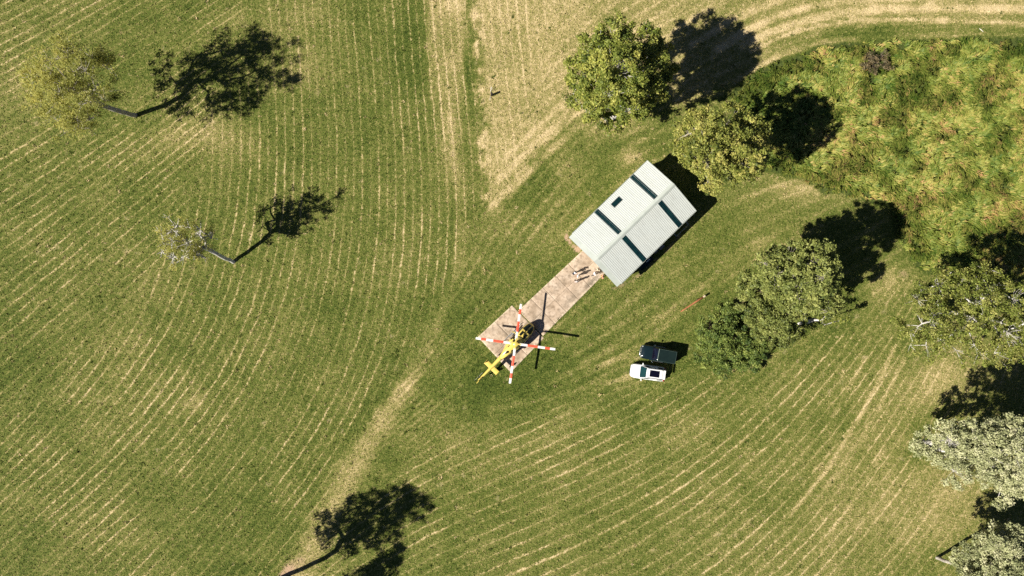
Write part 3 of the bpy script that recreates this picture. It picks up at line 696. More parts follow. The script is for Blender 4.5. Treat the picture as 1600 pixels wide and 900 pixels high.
def pane(P, t0, t1, v0, v1, name, m, parent, off=0.01, nt=10, nv=5):
    b = MB(); vs = [P(math.radians(t0 + (t1 - t0) * i / nt), v0 + (v1 - v0) * j / nv, off) for i in range(nt + 1) for j in range(nv + 1)]
    b.add(vs, [(i * (nv + 1) + j, (i + 1) * (nv + 1) + j, (i + 1) * (nv + 1) + j + 1, i * (nv + 1) + j + 1) for i in range(nt) for j in range(nv)])
    return b.build(name, m, parent, True)
def wheels(root, xs, y, r):
    for x in xs:
        for s in (1, -1):
            b = MB(); b.loft([[Vector((x + rr * math.cos(a), s * yy, r + rr * math.sin(a))) for a in np.linspace(0, 2 * math.pi, 24, endpoint=False)] for yy, rr in ((y - .24, r * .6), (y - .23, r * .95), (y - .2, r), (y - .04, r), (y - .01, r * .94), (y - .005, r * .66))])
            w = MB().tube([(x, s * (y - .22), r), (x, s * y, r)], r * .2, 12).build('wheel', rim_m, root)
            b.build('tyre', tyre_m, w)
            MB().tube([(x, s * (y - .20), r), (x, s * (y - .02), r), (x, s * y, r)], [r * .64, r * .66, r * .5], 18).build('rim', rim_m, w)

def build_suv():
    c = W(1012.5, 582, 0.9); r = empty('white_suv', (c.x, c.y, 0), math.radians(180 - 7.5))
    tag(r, 'white car with a dark sunroof parked on the grass beside the dark wagon', 'car', 'cars parked on the grass')
    p = mat('white_car_paint', (0.80, 0.80, 0.79), (0.78, 0.78, 0.77), .6, 0.22, coat=.6)
    car_body([(2.30, .55, .70), (2.24, .74, .82), (2.08, .86, .92), (1.75, .92, 1.0), (1.2, .94, 1.05), (.9, .95, 1.08), (0, .95, 1.06), (-1.2, .955, 1.08), (-1.8, .94, 1.08), (-2.12, .88, 1.05), (-2.25, .78, .95), (-2.32, .6, .80)], r, p)
    P, cb = cabin(r, p, 1.04, 1.66, (1.12, -2.16, .86), (.28, -1.78, .66))
    pane(P, -38, 38, .06, .93, 'windscreen', cglass, cb)
    pane(P, 144, 216, .22, .92, 'rear_window', dglass, cb)
    for s in (1, -1):
        pane(P, s * 56, s * 88, .12, .88, 'side_window', cglass, cb); pane(P, s * 92, s * 122, .12, .88, 'side_window', cglass, cb)
        MB().tube([(.2, s * .60, 1.70), (.1, s * .61, 1.74), (-1.6, s * .61, 1.74), (-1.7, s * .60, 1.70)], .022, 6).build('roof_rail', mat('rail_black', (.03, .03, .03), None, 5, .4), cb)
        m = MB().ball((.82, s * 1.05, 1.12), (.09, .15, .09)).build('wing_mirror', p, r, True)
        MB().box((.82, s * .96, 1.08), (.06, .1, .04)).build('mirror_arm', p, m)
        MB().ball((2.06, s * .70, .84), (.20, .15, .07)).build('headlight', lampm, r, True)
        MB().ball((-2.12, s * .78, .98), (.14, .12, .10)).build('tail_light', tailm, r, True)
        for x in (.15, -.85): MB().box((x, s * .962, .92), (.18, .02, .03)).build('door_handle', p, r)
    MB().box((-.72, 0, 1.702), (1.28, .86, .03)).build('sunroof', dglass, cb, bevel=.01)
    MB().box((2.31, 0, .52), (.06, 1.0, .22)).build('grille', blk, r, bevel=.01)
    MB().box((-1.98, 0, 1.66), (.32, 1.18, .035)).build('rear_spoiler', p, cb, bevel=.01)
    wheels(r, (1.42, -1.38), .95, .35)
def build_wagon():
    c = W(1028, 553.5, 1.0); r = empty('dark_wagon', (c.x, c.y, 0), math.radians(180 - 10.5))
    tag(r, 'dark four wheel drive wagon with a flat dark roof parked beside the white car', 'car', 'cars parked on the grass')
    p = mat('dark_teal_car_paint', (0.006, 0.014, 0.018), (0.008, 0.018, 0.022), .6, 0.16, coat=.5)
    car_body([(2.20, .62, .80), (2.15, .80, .95), (2.0, .88, 1.06), (1.6, .91, 1.12), (1.1, .92, 1.16), (.75, .93, 1.18), (0, .93, 1.14), (-1.2, .93, 1.14), (-2.1, .92, 1.14), (-2.28, .88, 1.08), (-2.34, .80, .90)], r, p, .40)
    P, cb = cabin(r, p, 1.12, 1.86, (.80, -2.24, .88), (.18, -2.16, .78), n=9)
    pane(P, -40, 40, .06, .93, 'windscreen', dglass, cb)
    pane(P, 146, 214, .2, .9, 'rear_window', dglass, cb)
    ton = mat('matt_roof_deck', (0.003, 0.011, 0.011), (0.005, 0.015, 0.014), 1.2, .75, spec=.15); edge = mat('roof_edge_trim', (.05, .08, .07), None, 4, .4); chrome = mat('chrome', (.6, .62, .6), None, 3, .2, .9)
    deck = MB().box((-1.02, 0, 1.96), (2.26, 1.50, .04)).build('roof_deck', ton, r, bevel=.012)
    for y in (-.77, .77): MB().box((-1.02, y, 1.975), (2.30, .035, .05)).build('edge_rail', edge, deck)
    MB().box((-2.17, 0, 1.975), (.035, 1.5, .05)).build('edge_rail', edge, deck)
    MB().box((.135, 0, 1.98), (.05, 1.56, .06)).build('front_bar', mat('pale_bar_trim', (.22, .28, .24), None, 4, .35), deck)
    for x in (-1.9, -.6, .05):
        for y in (-.7, .7): MB().box((x, y, 1.915), (.06, .05, .08)).build('rack_foot', blk, deck)
    for s in (1, -1):
        for t0, t1 in ((50, 78), (82, 104), (108, 133)): pane(P, s * t0, s * t1, .14, .86, 'side_window', cglass, cb)
        m = MB().ball((.62, s * 1.08, 1.22), (.09, .15, .11)).build('wing_mirror', p, r, True)
        MB().box((.62, s * .97, 1.18), (.06, .12, .04)).build('mirror_arm', p, m)
        MB().ball((2.08, s * .66, .90), (.10, .13, .10)).build('headlight', lampm, r, True)
        MB().box((-2.32, s * .76, .98), (.05, .10, .24)).build('tail_light', tailm, r, bevel=.01)
        MB().tube([(.7, s * .98, .42), (-.9, s * .98, .42)], .045, 8).build('side_step', chrome, r)
        for x in (.15, -.75): MB().box((x, s * .94, 1.0), (.18, .02, .03)).build('door_handle', chrome, r)
        MB().box((1.55, s * .80, 1.13), (.9, .05, .03)).build('bonnet_crease', p, r, bevel=.01)
    MB().box((2.19, 0, .80), (.05, .9, .24)).build('grille', chrome, r, bevel=.01)
    MB().tube([(2.14, -.80, .58), (2.28, -.45, .62), (2.31, 0, .62), (2.28, .45, .62), (2.14, .80, .58)], .07, 8).build('bull_bar', chrome, r, True)
    b = MB().tube([(-2.34, 0, 1.0), (-2.54, 0, 1.0)], .36, 20).build('spare_wheel', tyre_m, r)
    MB().tube([(-2.53, 0, 1.0), (-2.56, 0, 1.0)], .22, 16).build('rim', rim_m, b)
    wheels(r, (1.40, -1.42), .93, .39)
build_suv(); build_wagon()

# ---------------------------------------------------------------- people
SKIN = [mat('skin_light', (0.55, 0.34, 0.24), None, 6, .55), mat('skin_tan', (0.42, 0.24, 0.15), None, 6, .55)]
def remesh(o, vox):
    m = o.modifiers.new('union', 'REMESH'); m.mode = 'VOXEL'; m.voxel_size = vox; m.use_smooth_shade = True
    s = o.modifiers.new('smooth', 'SMOOTH'); s.factor = .5; s.iterations = 3
def person(px, py, face, label, top, legs, hair, hat=None, vest=None, hgt=1.74, arms=0, step=0.1, skin=0, z0=0.055):
    g = W(px, py); r = empty('person', (g.x, g.y, z0), math.radians(face)); k = hgt / 1.74
    tag(r, label, 'person', 'people on the driveway')
    V_ = lambda *p: Vector(p) * k
    b = MB(); J = {}
    for s in (1, -1):
        f = step * s
        J[s] = dict(hip=V_(0, .095 * s, .90), knee=V_(f * .55 + .03, .11 * s, .48), ank=V_(f, .12 * s, .085), toe=V_(f + .17, .145 * s, .03), heel=V_(f - .05, .115 * s, .035),
                    sh=V_(-.01, .185 * s, 1.42))
        if arms == 0: J[s].update(el=V_(-.04, .26 * s, 1.14), wr=V_(.09, .27 * s, .92))
        elif arms == 1: J[s].update(el=V_(.02, .27 * s, 1.16), wr=V_(.27, .14 * s, 1.16))
        else: J[s].update(el=V_(-.05, .27 * s, 1.16), wr=V_(.10 if s > 0 else .25, .26 * s if s > 0 else .10, .93 if s > 0 else 1.22))
        j = J[s]
        b.tube([j['hip'], (j['hip'] + j['knee']) / 2, j['knee'], (j['knee'] * .6 + j['ank'] * .4), j['ank']], [.088 * k, .078 * k, .056 * k, .056 * k, .04 * k], 10)
        b.tube([j['heel'], j['ank'] - V_(0, 0, .04), (j['ank'] + j['toe']) / 2 - V_(0, 0, .02), j['toe']], [.035 * k, .042 * k, .040 * k, .028 * k], 8)
        b.tube([j['sh'], (j['sh'] + j['el']) / 2, j['el'], (j['el'] + j['wr']) / 2, j['wr']], [.055 * k, .050 * k, .040 * k, .038 * k, .027 * k], 10)
        d = (j['wr'] - j['el']).normalized(); sd = Vector((0, 0, 1)).cross(d); sd = sd.normalized() if sd.length > .1 else Vector((0, 1, 0)); up = d.cross(sd)
        pc = j['wr'] + d * .055 * k
        b.tube([j['wr'], pc, pc + d * .035 * k], [.028 * k, .036 * k, .032 * k], 8)
        for q, ln in ((-1.5, .060), (-.5, .078), (.5, .072), (1.5, .055)):
            a0 = pc + d * .03 * k + sd * q * .019 * k; a1 = a0 + d * ln * .5 * k - up * .008 * k; a2 = a1 + d * ln * .4 * k - up * .022 * k
            b.tube([a0, a1, a2], [.0105 * k, .010 * k, .008 * k], 6)
        b.tube([pc - d * .03 * k - sd * .02 * s * k, pc + d * .01 * k - sd * .052 * s * k, pc + d * .04 * k - sd * .058 * s * k], [.013 * k, .012 * k, .009 * k], 6)
        b.ball(j['sh'], (.062 * k,) * 3)
    b.loft([[V_(x + rx * math.cos(a), ry * math.sin(a), z) for a in np.linspace(0, 2 * math.pi, 16, endpoint=False)] for z, x, rx, ry in ((.84, 0, .10, .15), (.95, 0, .115, .165), (1.08, 0, .10, .145), (1.22, .005, .115, .16), (1.36, 0, .115, .175), (1.44, -.01, .09, .15), (1.49, -.01, .055, .07))])
    b.tube([V_(-.01, 0, 1.45), V_(0, 0, 1.53), V_(.01, 0, 1.60)], [.062 * k, .054 * k, .055 * k], 10)
    b.ball(V_(.012, 0, 1.635), (.098 * k, .078 * k, .115 * k), 14, 10)
    b.ball(V_(.112, 0, 1.625), (.018 * k, .014 * k, .022 * k)); b.ball(V_(.095, 0, 1.575), (.016 * k, .026 * k, .009 * k))
    for s in (1, -1): b.ball(V_(.0, .08 * s, 1.63), (.018 * k, .010 * k, .03 * k))
    body = b.build('body', SKIN[skin], r, True); remesh(body, .0125)
    for s in (1, -1): MB().ball(V_(.098, .034 * s, 1.650), (.012 * k, .014 * k, .011 * k), 8, 5).build('eye', mat('eye_dark', (.03, .02, .02), None, 9, .2), r)
    # shirt, trousers, shoes, hair
    b = MB()
    b.loft([[V_(x + rx * math.cos(a), ry * math.sin(a), z) for a in np.linspace(0, 2 * math.pi, 16, endpoint=False)] for z, x, rx, ry in ((.88, 0, .128, .180), (.95, 0, .134, .186), (1.08, 0, .122, .168), (1.22, .005, .134, .180), (1.36, 0, .132, .192), (1.44, -.01, .105, .165), (1.487, -.01, .07, .085))])
    for s in (1, -1):
        j = J[s]; b.tube([j['sh'], (j['sh'] + j['el']) / 2, j['sh'] * .1 + j['el'] * .9], [.072 * k, .070 * k, .066 * k], 10); b.ball(j['sh'], (.074 * k,) * 3)
    o = b.build('shirt', top, r, True); remesh(o, .016)
    b = MB()
    for s in (1, -1):
        j = J[s]; b.tube([j['hip'] + V_(0, 0, .03), (j['hip'] + j['knee']) / 2, j['knee'], (j['knee'] * .5 + j['ank'] * .5), j['ank'] + V_(0, 0, .01)], [.106 * k, .096 * k, .076 * k, .070 * k, .064 * k], 10)
    b.loft([[V_(rx * math.cos(a), ry * math.sin(a), z) for a in np.linspace(0, 2 * math.pi, 16, endpoint=False)] for z, rx, ry in ((.82, .11, .16), (.90, .125, .178), (.985, .118, .168))])
    o = b.build('trousers', legs, r, True); remesh(o, .016)
    for s in (1, -1):
        j = J[s]; MB().tube([j['heel'] + V_(-.01, 0, .01), j['ank'] - V_(0, 0, .035), (j['ank'] + j['toe']) / 2 - V_(0, 0, .015), j['toe'] + V_(.015, 0, .006)], [.044 * k, .052 * k, .05 * k, .036 * k], 10).build('shoe', mat('shoe_dark', (.03, .028, .026), None, 6, .6), r, True)
    b = MB(); rings = []
    for i in range(7):
        t = math.pi / 2 * i / 6.3
        rings.append([V_(.004 + .110 * math.cos(t) * math.cos(a) - .008, .090 * math.cos(t) * math.sin(a), 1.655 + .102 * math.sin(t) - (.06 if math.cos(a) < 0 and i == 0 else 0)) for a in np.linspace(0, 2 * math.pi, 18, endpoint=False)])
    b.loft(rings); b.build('hair', hair, r, True)
    if hat is not None:
        b = MB(); b.loft([[V_(rr * 1.12 * math.cos(a), rr * math.sin(a), z) for a in np.linspace(0, 2 * math.pi, 20, endpoint=False)] for z, rr in ((1.69, .112), (1.72, .112), (1.765, .098), (1.79, .05))])
        hb = b.build('cap', hat, r, True)
        MB().box(V_(.15, 0, 1.70), (.13 * k, .15 * k, .015)).build('visor', hat, hb)
    if vest is not None:
        MB().loft([[V_(rx * math.cos(a), ry * math.sin(a), z) for a in np.linspace(0, 2 * math.pi, 16, endpoint=False)] for z, rx, ry in ((.92, .145, .197), (1.1, .135, .18), (1.25, .146, .193), (1.37, .145, .20))], cap=False).build('vest', vest, r, True)
    return r
whs = mat('white_shirt', (.78, .74, .73), (.70, .66, .66), 8, .8); navy = mat('navy_overall', (.012, .018, .045), None, 8, .8); pnk = mat('pale_pink_shirt', (.76, .62, .58), None, 8, .8)
crm = mat('cream_shirt', (.70, .60, .42), None, 8, .8); ylw = mat('yellow_vest', (.75, .50, .05), None, 8, .7); orn = mat('coral_shirt', (.70, .32, .22), None, 8, .8)
jean = mat('dark_trousers', (.03, .035, .05), None, 8, .8); khk = mat('khaki_trousers', (.30, .23, .15), None, 8, .8)
hdk = mat('dark_hair', (.015, .010, .008), None, 20, .6); hbr = mat('brown_hair', (.16, .08, .035), None, 20, .6); hgr = mat('grey_hair', (.45, .43, .40), None, 20, .6)
capw = mat('white_cap', (.80, .80, .82), None, 8, .6)
person(896.3, 426.8, -30, 'person in navy overalls and a white cap, leftmost on the driveway', navy, navy, hdk, hat=capw, arms=1, hgt=1.8)
person(901.8, 431.0, 150, 'person in a white shirt standing in the middle of the trio on the driveway', whs, khk, hgr, arms=2)
person(899.8, 440.0, 95, 'person in a pale shirt, nearest the grass in the trio on the driveway', pnk, khk, hgr, arms=0, skin=0)
person(927.4, 428.2, 200, 'person in a pinkish white shirt walking out of the shed end', whs, jean, hgr, arms=0, step=.2)
person(932.6, 422.0, 230, 'person in a cream top close to the shed awning', crm, jean, hbr, arms=2, skin=1)
person(939.6, 432.6, 190, 'person in a coral top with a yellow vest at the driveway corner', orn, jean, hdk, vest=ylw, arms=1, skin=1)

# ---------------------------------------------------------------- small things in the paddock
def leaning_pole():
    a = W(1063.5, 487); e = W(1102, 462, 0.75)
    r = empty('timber_pole', a); tag(r, 'orange brown timber pole lying propped on the grass with a pale end', 'pole')
    a = Vector((0, 0, .05)); e = e - r.location
    d = (e - a).normalized(); tim = mat('orange_timber', (.36, .135, .05), (.25, .09, .035), 5, .7, bump=.3)
    MB().tube([a, a + (e - a) * .15, a + (e - a) * .6, e - d * .32], [.07, .09, .12, .13], 12).build('shaft', tim, r, True)
    MB().tube([e - d * .32, e], [.132, .132], 12).build('pale_end', mat('pale_cut_timber', (.55, .44, .30), None, 6, .7), r)
    q = a + (e - a) * .72
    MB().box((q.x, q.y, q.z / 2 - .06), (.26, .26, q.z - .18)).build('prop_block', mat('dark_block', (.10, .06, .04), None, 6, .8), r)
leaning_pole()
def marker():
    g = W(768, 149); r = empty('marker_post', g); tag(r, 'small dark post with thin white stakes standing alone in the dry grass', 'post')
    MB().tube([(0, 0, 0), (0.02, 0, .5), (.03, .01, .95)], [.15, .15, .13], 10).build('post', mat('dark_post', (.03, .025, .022), None, 6, .8), r)
    MB().ball((.03, .01, .98), (.16, .16, .06)).build('cap', mat('dark_post', (0, 0, 0)), r)
    wt = mat('white_stake', (.75, .73, .72), None, 6, .6)
    MB().tube([(-.12, .45, .02), (0, .95, .55)], .035, 6).build('stake', wt, r)
    MB().tube([(-.15, -.2, .02), (-.2, -.75, .45)], .03, 6).build('stake', wt, r)
    MB().tube([(0.25, .5, .02), (.10, .95, .5)], .022, 6).build('stake', mat('grey_stake', (.3, .3, .2), None, 6, .7), r)
marker()
g = W(1533, 47); b = MB().tube([(-.28, .2, .05), (-.1, .05, .07), (.05, -.08, .06), (.26, -.24, .05)], [.03, .045, .045, .025], 8).tube([(0, -.03, .06), (.05, .12, .09)], [.025, .012], 6)
o = b.build('fallen_branch', mat('bleached_wood', (.72, .66, .55), None, 6, .7)); o.location = g; tag(o, 'small pale stick lying on the mown strip above the tall grass', 'stick')

# ---------------------------------------------------------------- trees
def make_tree(name, label, base, lobes, leafm, bark, trunk_r=0.3, dens=1.6, nleaf=46, lsize=0.20, clump_r=0.5, path=None, seed=1, cat='tree', group=None, upb=1.0, tint_sd=0.16, lobe_tint=None, bare=0.0, twig=0.016, fork=0.45, fill=(), hang=False):
    """base: ground pixel; lobes: (pixel x, pixel y, height, radius px [, density]); path: trunk points (pixel x, pixel y, height)"""
    R = np.random.default_rng(seed)
    lobes = list(lobes); lobe_tint = list(lobe_tint) if lobe_tint else None
    for (fx, fy, fh, frx, fry, frz, fr, fd, fn) in fill:        # extra small lobes spread through an ellipsoid
        for _ in range(fn):
            q = R.normal(0, 1, 3); q = q / np.linalg.norm(q) * R.random() ** .4
            lobes.append((fx + q[0] * frx, fy + q[1] * fry, fh + q[2] * frz, fr * (.75 + .5 * R.random()), fd))
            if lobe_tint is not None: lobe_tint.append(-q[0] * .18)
    b0 = W(*base); root = empty(name, b0); tag(root, label, cat, group)
    LC = [(np.array(W(l[0], l[1], l[2])), 1.10 * l[3] * S * (H - l[2]) / H, (l[4] if len(l) > 4 else 1.0)) for l in lobes]
    cen = np.mean([c for c, _, _ in LC], 0); top = max(l[2] for l in lobes)
    if path: tp = [np.array(b0) - (0, 0, .15)] + [np.array(W(*p)) for p in path]
    else:
        fk = np.array(b0) * (1 - .35) + cen * .35; fk[2] = cen[2] * fork
        mid = (np.array(b0) + fk) / 2 + R.normal(0, .12, 3) * (1, 1, 0); tp = [np.array(b0) - (0, 0, .15), mid, fk]
    nodes = [tp[0]]; par = [-1]; isleaf = [False]
    def add_edge(i, p, wob=0.10, step=0.9):
        """grow from node i to point p with little bends; returns the last node"""
        a = nodes[i]; d = p - a; L = np.linalg.norm(d); n = max(1, int(L / step)); j = i
        sag = np.array([0, 0, 0.10 * L])
        for k in range(1, n + 1):
            t = k / n; q = a + d * t + (sag * math.sin(math.pi * t) * -0.6) + (R.normal(0, wob, 3) * math.sin(math.pi * t) * min(1, L / 2))
            nodes.append(q); par.append(j); isleaf.append(False); j = len(nodes) - 1
        return j
    j = 0
    for p in tp[1:]: j = add_edge(j, p, .05, .8)
    trunk_end = j
    first = max(1, int(j * .6))
    # limbs to the lobes, nearest first, each from the best existing node
    order = sorted(range(len(LC)), key=lambda k: np.linalg.norm(LC[k][0] - nodes[trunk_end]))
    for k in order:
        c, r, _ = LC[k]; tgt = c + np.array([0, 0, -0.35 * r])
        N = np.array(nodes[first:]); dist = np.linalg.norm(N - tgt, axis=1) + 1.3 * np.maximum(0, N[:, 2] - tgt[2]) + 0.25 * np.linalg.norm(N - nodes[trunk_end], axis=1)
        add_edge(first + int(np.argmin(dist)), tgt, .16)
    limb_n = len(nodes); centres = []; ctint = []
    for k, (c, r, dn) in enumerate(LC):
        n = max(4, int(dens * dn * 5.4 * r * r)); u = R.normal(0, 1, (n, 3)); u /= np.linalg.norm(u, axis=1)[:, None]
        u[:, 2] = np.where(u[:, 2] < -0.35, -u[:, 2] * .6, u[:, 2])
        rad = r * (0.45 + 0.62 * R.random(n) ** .55)
        P = c + u * rad[:, None] * (1, 1, .78)
        P = P[P[:, 2] > .35]
        N = np.array(nodes[first:limb_n])
        for p in P:
            dist = np.linalg.norm(N - p, axis=1) + .8 * np.maximum(0, N[:, 2] - p[2])
            e = add_edge(first + int(np.argmin(dist)), p, .10, .8); isleaf[e] = True
            centres.append(p); ctint.append((lobe_tint[k] if lobe_tint else 0) + R.normal(0, tint_sd))
    # pipe model radii
    n = len(nodes); acc = np.zeros(n); rad = np.zeros(n); ex = 1.75
    for i in range(n - 1, -1, -1):
        rad[i] = max(twig, acc[i] ** (1 / ex)) if acc[i] > 0 else twig
        if par[i] >= 0: acc[par[i]] += rad[i] ** ex
    sc = trunk_r / rad[0]; rad = np.maximum(twig, rad * sc ** (np.clip(np.log(rad / twig) / np.log(rad[0] / twig), 0, 1)))
    Nn = np.array(nodes) - np.array(b0)
    def tubes(ids, sides):
        ids = np.array(ids); 
        a = Nn[[par[i] for i in ids]]; b = Nn[ids]; ra = rad[[par[i] for i in ids]]; rb = rad[ids]
        d = b - a; L = np.linalg.norm(d, axis=1)[:, None] + 1e-9; d = d / L
        ref = np.where(np.abs(d[:, 2:3]) > .95, np.array([[1., 0, 0]]), np.array([[0, 0, 1.]]))
        u = np.cross(d, ref); u /= np.linalg.norm(u, axis=1)[:, None]; w = np.cross(d, u)
        b = b + d * rb[:, None] * .5
        ang = np.arange(sides) * 2 * math.pi / sides; cs, sn = np.cos(ang), np.sin(ang)
        ring = u[:, None, :] * cs[None, :, None] + w[:, None, :] * sn[None, :, None]
        ra = np.minimum(ra, rb * 1.6)
        V = np.concatenate([a[:, None, :] + ring * ra[:, None, None], b[:, None, :] + ring * rb[:, None, None]], 1)
        m = len(ids); base_i = np.arange(m)[:, None] * 2 * sides; k = np.arange(sides); k2 = (k + 1) % sides
        Q = np.stack([base_i + k, base_i + k2, base_i + sides + k2, base_i + sides + k], 2).reshape(-1, 4)
        return V.reshape(-1, 3), Q
    big = [i for i in range(1, n) if rad[i] >= .055]; small = [i for i in range(1, n) if rad[i] < .055]
    V1, Q1 = tubes(big, 9)
    me = np_mesh('trunk', V1, Q1); me.shade_smooth(); link('trunk', me, bark, root)
    if small:
        V2, Q2 = tubes(small, 4); me = np_mesh('twigs', V2, Q2); me.shade_smooth(); o = link('twigs', me, bark, root); o['kind'] = 'stuff'
    # leaves
    C = np.array(centres) - np.array(b0); T = np.array(ctint)
    keep = R.random(len(C)) >= bare; C, T = C[keep], T[keep]
    cnt = R.poisson(nleaf * 1.55, len(C)); idx = np.repeat(np.arange(len(C)), cnt); m = len(idx)
    cr = clump_r * 1.15 * (.7 + .6 * R.random(len(C)))
    off = R.normal(0, 1, (m, 3)); off /= np.linalg.norm(off, axis=1)[:, None]; off *= (R.random(m) ** .5)[:, None] * cr[idx][:, None] * (1, 1, .62)
    P = C[idx] + off
    nrm = R.normal(0, 1, (m, 3)); nrm /= np.linalg.norm(nrm, axis=1)[:, None]; nrm = nrm * .8 + off / (np.linalg.norm(off, axis=1)[:, None] + .05) * .45 + (0, 0, upb); nrm /= np.linalg.norm(nrm, axis=1)[:, None]
    if hang: nrm[:, 2] *= .13; nrm /= np.linalg.norm(nrm, axis=1)[:, None]
    tmp = R.normal(0, 1, (m, 3)); u = np.cross(nrm, tmp); u /= np.linalg.norm(u, axis=1)[:, None]; w = np.cross(nrm, u)
    ln = lsize * 1.25 * (.6 + .8 * R.random(m))[:, None] * (.75 + .6 * R.random(len(C)))[idx][:, None]; wd = ln * .52
    bend = nrm * ln * .12
    V = np.stack([P - u * ln / 2 - bend, P - w * wd / 2, P + u * ln / 2 - bend, P + w * wd / 2], 1).reshape(-1, 3)
    V[:, 2] = np.maximum(V[:, 2], .03)
    Q = np.arange(m * 4).reshape(m, 4)
    tint = np.repeat(np.clip(.5 + T[idx] + R.normal(0, .17, m), 0, 1), 4)
    o = link('crown', np_mesh('crown', V, Q, {'tint': tint}), leafm, root)
    return root

BK_P = bark_mat('pale_bark', (.46, .42, .36), (.26, .22, .18)); BK_W = bark_mat('white_bark', (.66, .63, .58), (.44, .40, .36)); BK_D = bark_mat('brown_bark', (.16, .12, .085), (.09, .07, .05))
LF_YEL = leaf_mat('yellow_green_leaves', (0.22, 0.24, 0.055), (0.48, 0.48, 0.14), (0.71, 0.64, 0.21), .45)
LF_OLV = leaf_mat('olive_leaves', (0.055, 0.085, 0.012), (0.2, 0.235, 0.038), (0.46, 0.44, 0.1))
LF_OLV2 = leaf_mat('warm_olive_leaves', (0.07, 0.095, 0.015), (0.24, 0.26, 0.048), (0.52, 0.46, 0.13))
LF_GRN = leaf_mat('grey_green_leaves', (0.06, 0.085, 0.018), (0.205, 0.235, 0.055), (0.42, 0.43, 0.13))
LF_DRK = leaf_mat('dark_green_leaves', (0.036, 0.068, 0.012), (0.125, 0.175, 0.034), (0.29, 0.33, 0.075))
LF_AIR = leaf_mat('light_olive_leaves', (0.11, 0.145, 0.028), (0.265, 0.305, 0.062), (0.5, 0.47, 0.15), .3)
LF_PAL = leaf_mat('pale_silvery_leaves', (0.20, 0.22, 0.095), (0.43, 0.44, 0.22), (0.66, 0.63, 0.40), .25)

make_tree('eucalyptus_tree', 'tall leaning tree with sparse yellow green crown, casting the long forked shadow at upper left', (212, 180),
          [(55, 120, 12.6, 22), (72, 92, 14.1, 22), (105, 75, 14.6, 24, .8), (140, 85, 13.6, 22, .7), (95, 118, 16.1, 26, .7), (128, 108, 16.6, 24, .6), (165, 105, 13.1, 20, .55), (78, 150, 11.6, 20), (105, 165, 9.6, 20, .8),
           (122, 198, 8.1, 16, .9), (150, 128, 13.6, 18, .4), (182, 122, 10.1, 12, .5), (60, 145, 11.1, 16), (90, 185, 8.6, 12, .6), (48, 105, 12.1, 12)],
          LF_YEL, BK_P, trunk_r=.30, dens=1.05, nleaf=24, lsize=.19, clump_r=.54, seed=3, hang=True, path=[(196, 176, 2.2), (178, 171, 4.6), (158, 164, 6.6), (146, 152, 7.8), (134, 140, 9.0)], fill=[(116, 138, 12.6, 84, 80, 5.4, 17, .85, 48)],
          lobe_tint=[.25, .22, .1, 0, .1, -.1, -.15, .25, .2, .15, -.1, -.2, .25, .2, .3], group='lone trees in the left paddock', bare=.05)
make_tree('bare_tree', 'thin tree with bare white branches and a few yellow leaves in the left paddock', (365, 410),
          [(250, 365, 10.8, 12, 1.2), (258, 392, 9.8, 13, 1.2), (275, 352, 11.8, 12, .7), (300, 358, 10.8, 12, .5), (272, 412, 8.3, 10, .7), (312, 350, 9.8, 10, .4), (330, 362, 7.8, 9, .4), (290, 380, 12.3, 15, .5), (268, 375, 11.8, 14, .9), (262, 340, 10.8, 8, .6), (300, 400, 8.8, 12, .3)],
          LF_YEL, BK_W, trunk_r=.24, dens=2.0, nleaf=16, lsize=.18, clump_r=.42, seed=5, hang=True, path=[(352, 404, 2.0), (338, 396, 4.2), (324, 389, 5.8)], fill=[(286, 380, 10.6, 42, 34, 5.0, 11, .8, 26), (315, 386, 7.2, 24, 24, 2.5, 10, .7, 10)],
          lobe_tint=[.3, .2, .1, -.2, .2, -.2, -.2, 0, .2, .3, 0], group='lone trees in the left paddock', bare=.28, twig=.024)
make_tree('eucalyptus_tree', 'tree at the bottom edge whose long shadow crosses the pale track', (432, 906),
          [(342, 962, 14, 26), (372, 946, 10.5, 12), (378, 962, 9.5, 14)],
          LF_OLV, BK_D, trunk_r=.30, dens=1.2, nleaf=36, seed=8, hang=True, path=[(422, 920, 3), (406, 936, 6), (385, 950, 8.5)], fill=[(340, 962, 14, 62, 44, 4.2, 19, 1.0, 22)], group='trees just outside the bottom edge')
make_tree('eucalyptus_tree', 'tree below the bottom edge, seen only by its small shadow', (470, 958),
          [(385, 1035, 13, 24), (360, 1045, 13, 20)], LF_OLV, BK_D, trunk_r=.26, dens=1.3, nleaf=36, seed=9, fill=[(380, 1035, 12.5, 44, 30, 2.5, 15, 1.0, 12)], group='trees just outside the bottom edge')
make_tree('broadleaf_tree', 'large round olive green tree at the top, its shadow on the dry grass', (948, 168),
          [(960, 62, 13.3, 32), (1000, 70, 12.8, 30), (930, 88, 14.3, 32), (1008, 108, 13.8, 38), (968, 110, 17.3, 40), (975, 140, 15.8, 36), (938, 140, 13.8, 30), (1015, 145, 12.3, 26), (915, 112, 12.8, 26), (985, 165, 10.3, 24), (1035, 82, 11.8, 18),
           (945, 182, 8.3, 24, .8), (900, 138, 10.3, 18), (925, 168, 9.8, 18, .6), (893, 150, 8.8, 10), (1040, 115, 11.3, 16), (940, 60, 11.8, 16), (960, 195, 6.8, 14)],
          LF_OLV, BK_W, trunk_r=.5, dens=1.15, nleaf=44, lsize=.23, clump_r=.52, seed=11, fill=[(965, 118, 13.0, 72, 66, 4.0, 20, 1.0, 14)], tint_sd=.20, group='big trees around the shed')
